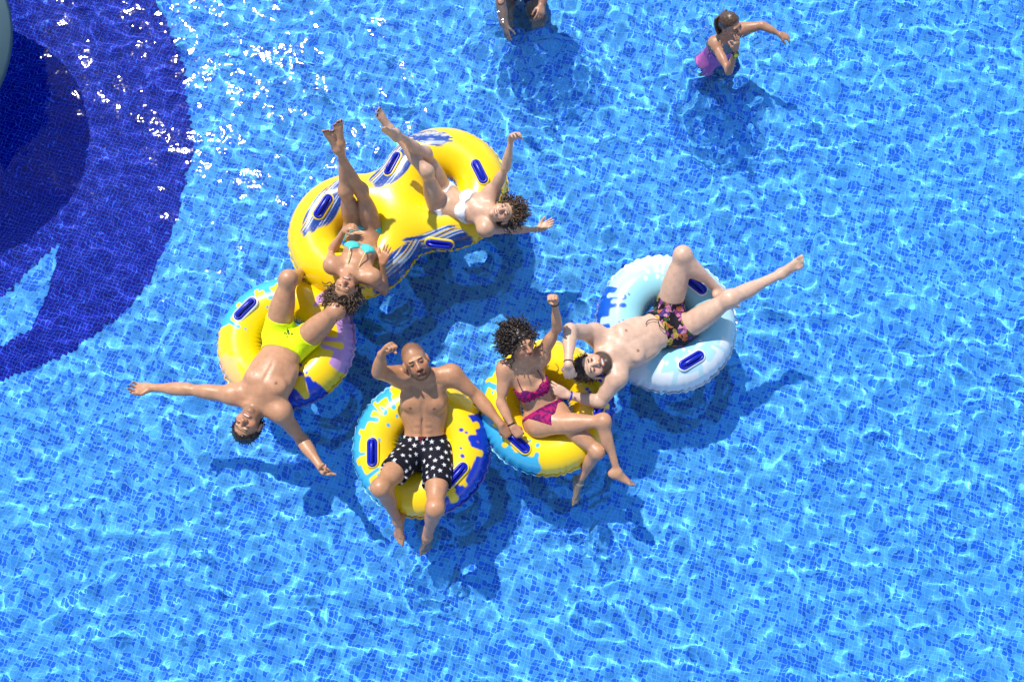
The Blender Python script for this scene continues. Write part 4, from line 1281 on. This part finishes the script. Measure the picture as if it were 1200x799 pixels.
n0 = W(612, -42, .10)
s1 = Person('swimmer', dict(
    pelvis=n0 + np.array([0, .10, -.46]), neck=n0, head=n0 + np.array([0, -.02, .19]), crown=n0 + np.array([0, -.02, .31]), face=(0, -1, -.1),
    hip_r=n0 + np.array([-.09, .10, -.47]), hip_l=n0 + np.array([.09, .10, -.47]), shoulder_r=n0 + np.array([-.18, .02, -.05]), shoulder_l=n0 + np.array([.18, .02, -.05]),
    elbow_r=(587, 4, -.04), wrist_r=(592, 30, -.10), hand_r=(594, 48, -.17), palm_r=(.6, 0, -.6),
    elbow_l=(638, -12, .06), wrist_l=(635, 6, .02), hand_l=(633, 20, .03), palm_l=(-.5, 0, -.7),
    knee_r=n0 + np.array([-.13, -.22, -.58]), ankle_r=n0 + np.array([-.12, .08, -.74]), toe_r=n0 + np.array([-.13, -.06, -.78]),
    knee_l=n0 + np.array([.13, -.22, -.58]), ankle_l=n0 + np.array([.12, .08, -.74]), toe_l=n0 + np.array([.13, -.06, -.78])), 'm', 1.60, (.40, .21, .14))
s1.pre = lambda s: s.facepaint(smile=False)
s1.build('bather in blue shorts dipping both hands in the water beyond the double ring', 'person', 'bathers', {'r': 'open', 'l': 'relaxed'}, fine_head=.006, fine_hand=.007, step=.011)
shorts(s1, 'swim_shorts', .18, .5, solid(lin(20, 40, 120), .1), .008, 1.05, step=.007)
hair_cap(s1, M_HAIR_DARK, .012, .066, 1.0, 58, .004)

# ------------------------------------------------------------------ mushroom fountain whose canopy shades the navy figure
def lathe(name, prof, ctr, mat, parent, n=64, col=None):
    th = np.arange(n) / n * 2 * math.pi; b = MB()
    v = np.array([[r * math.cos(a) + ctr[0], r * math.sin(a) + ctr[1], z] for r, z in prof for a in th]); i = np.arange(len(v)).reshape(-1, n)
    b.add(v, np.stack([i[:-1], np.roll(i[:-1], -1, 1), np.roll(i[1:], -1, 1), i[1:]], -1).reshape(-1, 4)); return b.build(name, mat, parent)
mc = W(-176, 40, .46)
mf = bpy.data.objects.new('mushroom_fountain', None); C.objects.link(mf); mf.location = (mc[0], mc[1], -1.1)
tag(mf, 'grey mushroom fountain with a domed canopy standing over the navy mosaic', 'fountain')
M_GREY = simple('grey_fibreglass', lin(74, 98, 106), .35, .5, .1, 30)
def lathe_l(name, prof, mat, n=64):
    o = lathe(name, prof, (0, 0), mat, None, n); o.parent = mf; return o
lathe_l('pole', [(.16, .40), (.15, .42), (.11, .45), (.10, .50), (.095, 0.70), (.11, 1.15), (.15, 1.42)], M_NAVY)
lathe_l('canopy', [(.001, 1.60), (.15, 1.59), (.40, 1.57), (.76, 1.52), (.96, 1.46), (1.06, 1.38), (1.07, 1.35), (1.04, 1.33), (.8, 1.37), (.4, 1.41), (.1, 1.42), (.001, 1.42)], M_GREY)

# drops thrown up round the girl
rg = np.random.default_rng(77); b = MB(); gc = W(850, 50, 0)
oct_v = np.array([[1, 0, 0], [-1, 0, 0], [0, 1, 0], [0, -1, 0], [0, 0, 1], [0, 0, -1.]]); oct_f = np.array([[0, 2, 4, 4], [2, 1, 4, 4], [1, 3, 4, 4], [3, 0, 4, 4], [2, 0, 5, 5], [1, 2, 5, 5], [3, 1, 5, 5], [0, 3, 5, 5]])
for i in range(420):
    d = rg.normal(size=2) * np.array([.26, .20]); rr = rg.uniform(.0012, .0036)
    b.add(oct_v * rr * np.array([1, 1, .8]) + np.array([gc[0] + d[0], gc[1] + d[1] + .03, abs(rg.normal()) * .05 * math.exp(-(d @ d) * 6) + .006]), oct_f)
tag(b.build('splash_drops', simple('white_water_drops', (.85, .9, .95), .1, .5)), 'small white drops splashed up around the girl pinching her nose', 'water drops', kind='stuff')
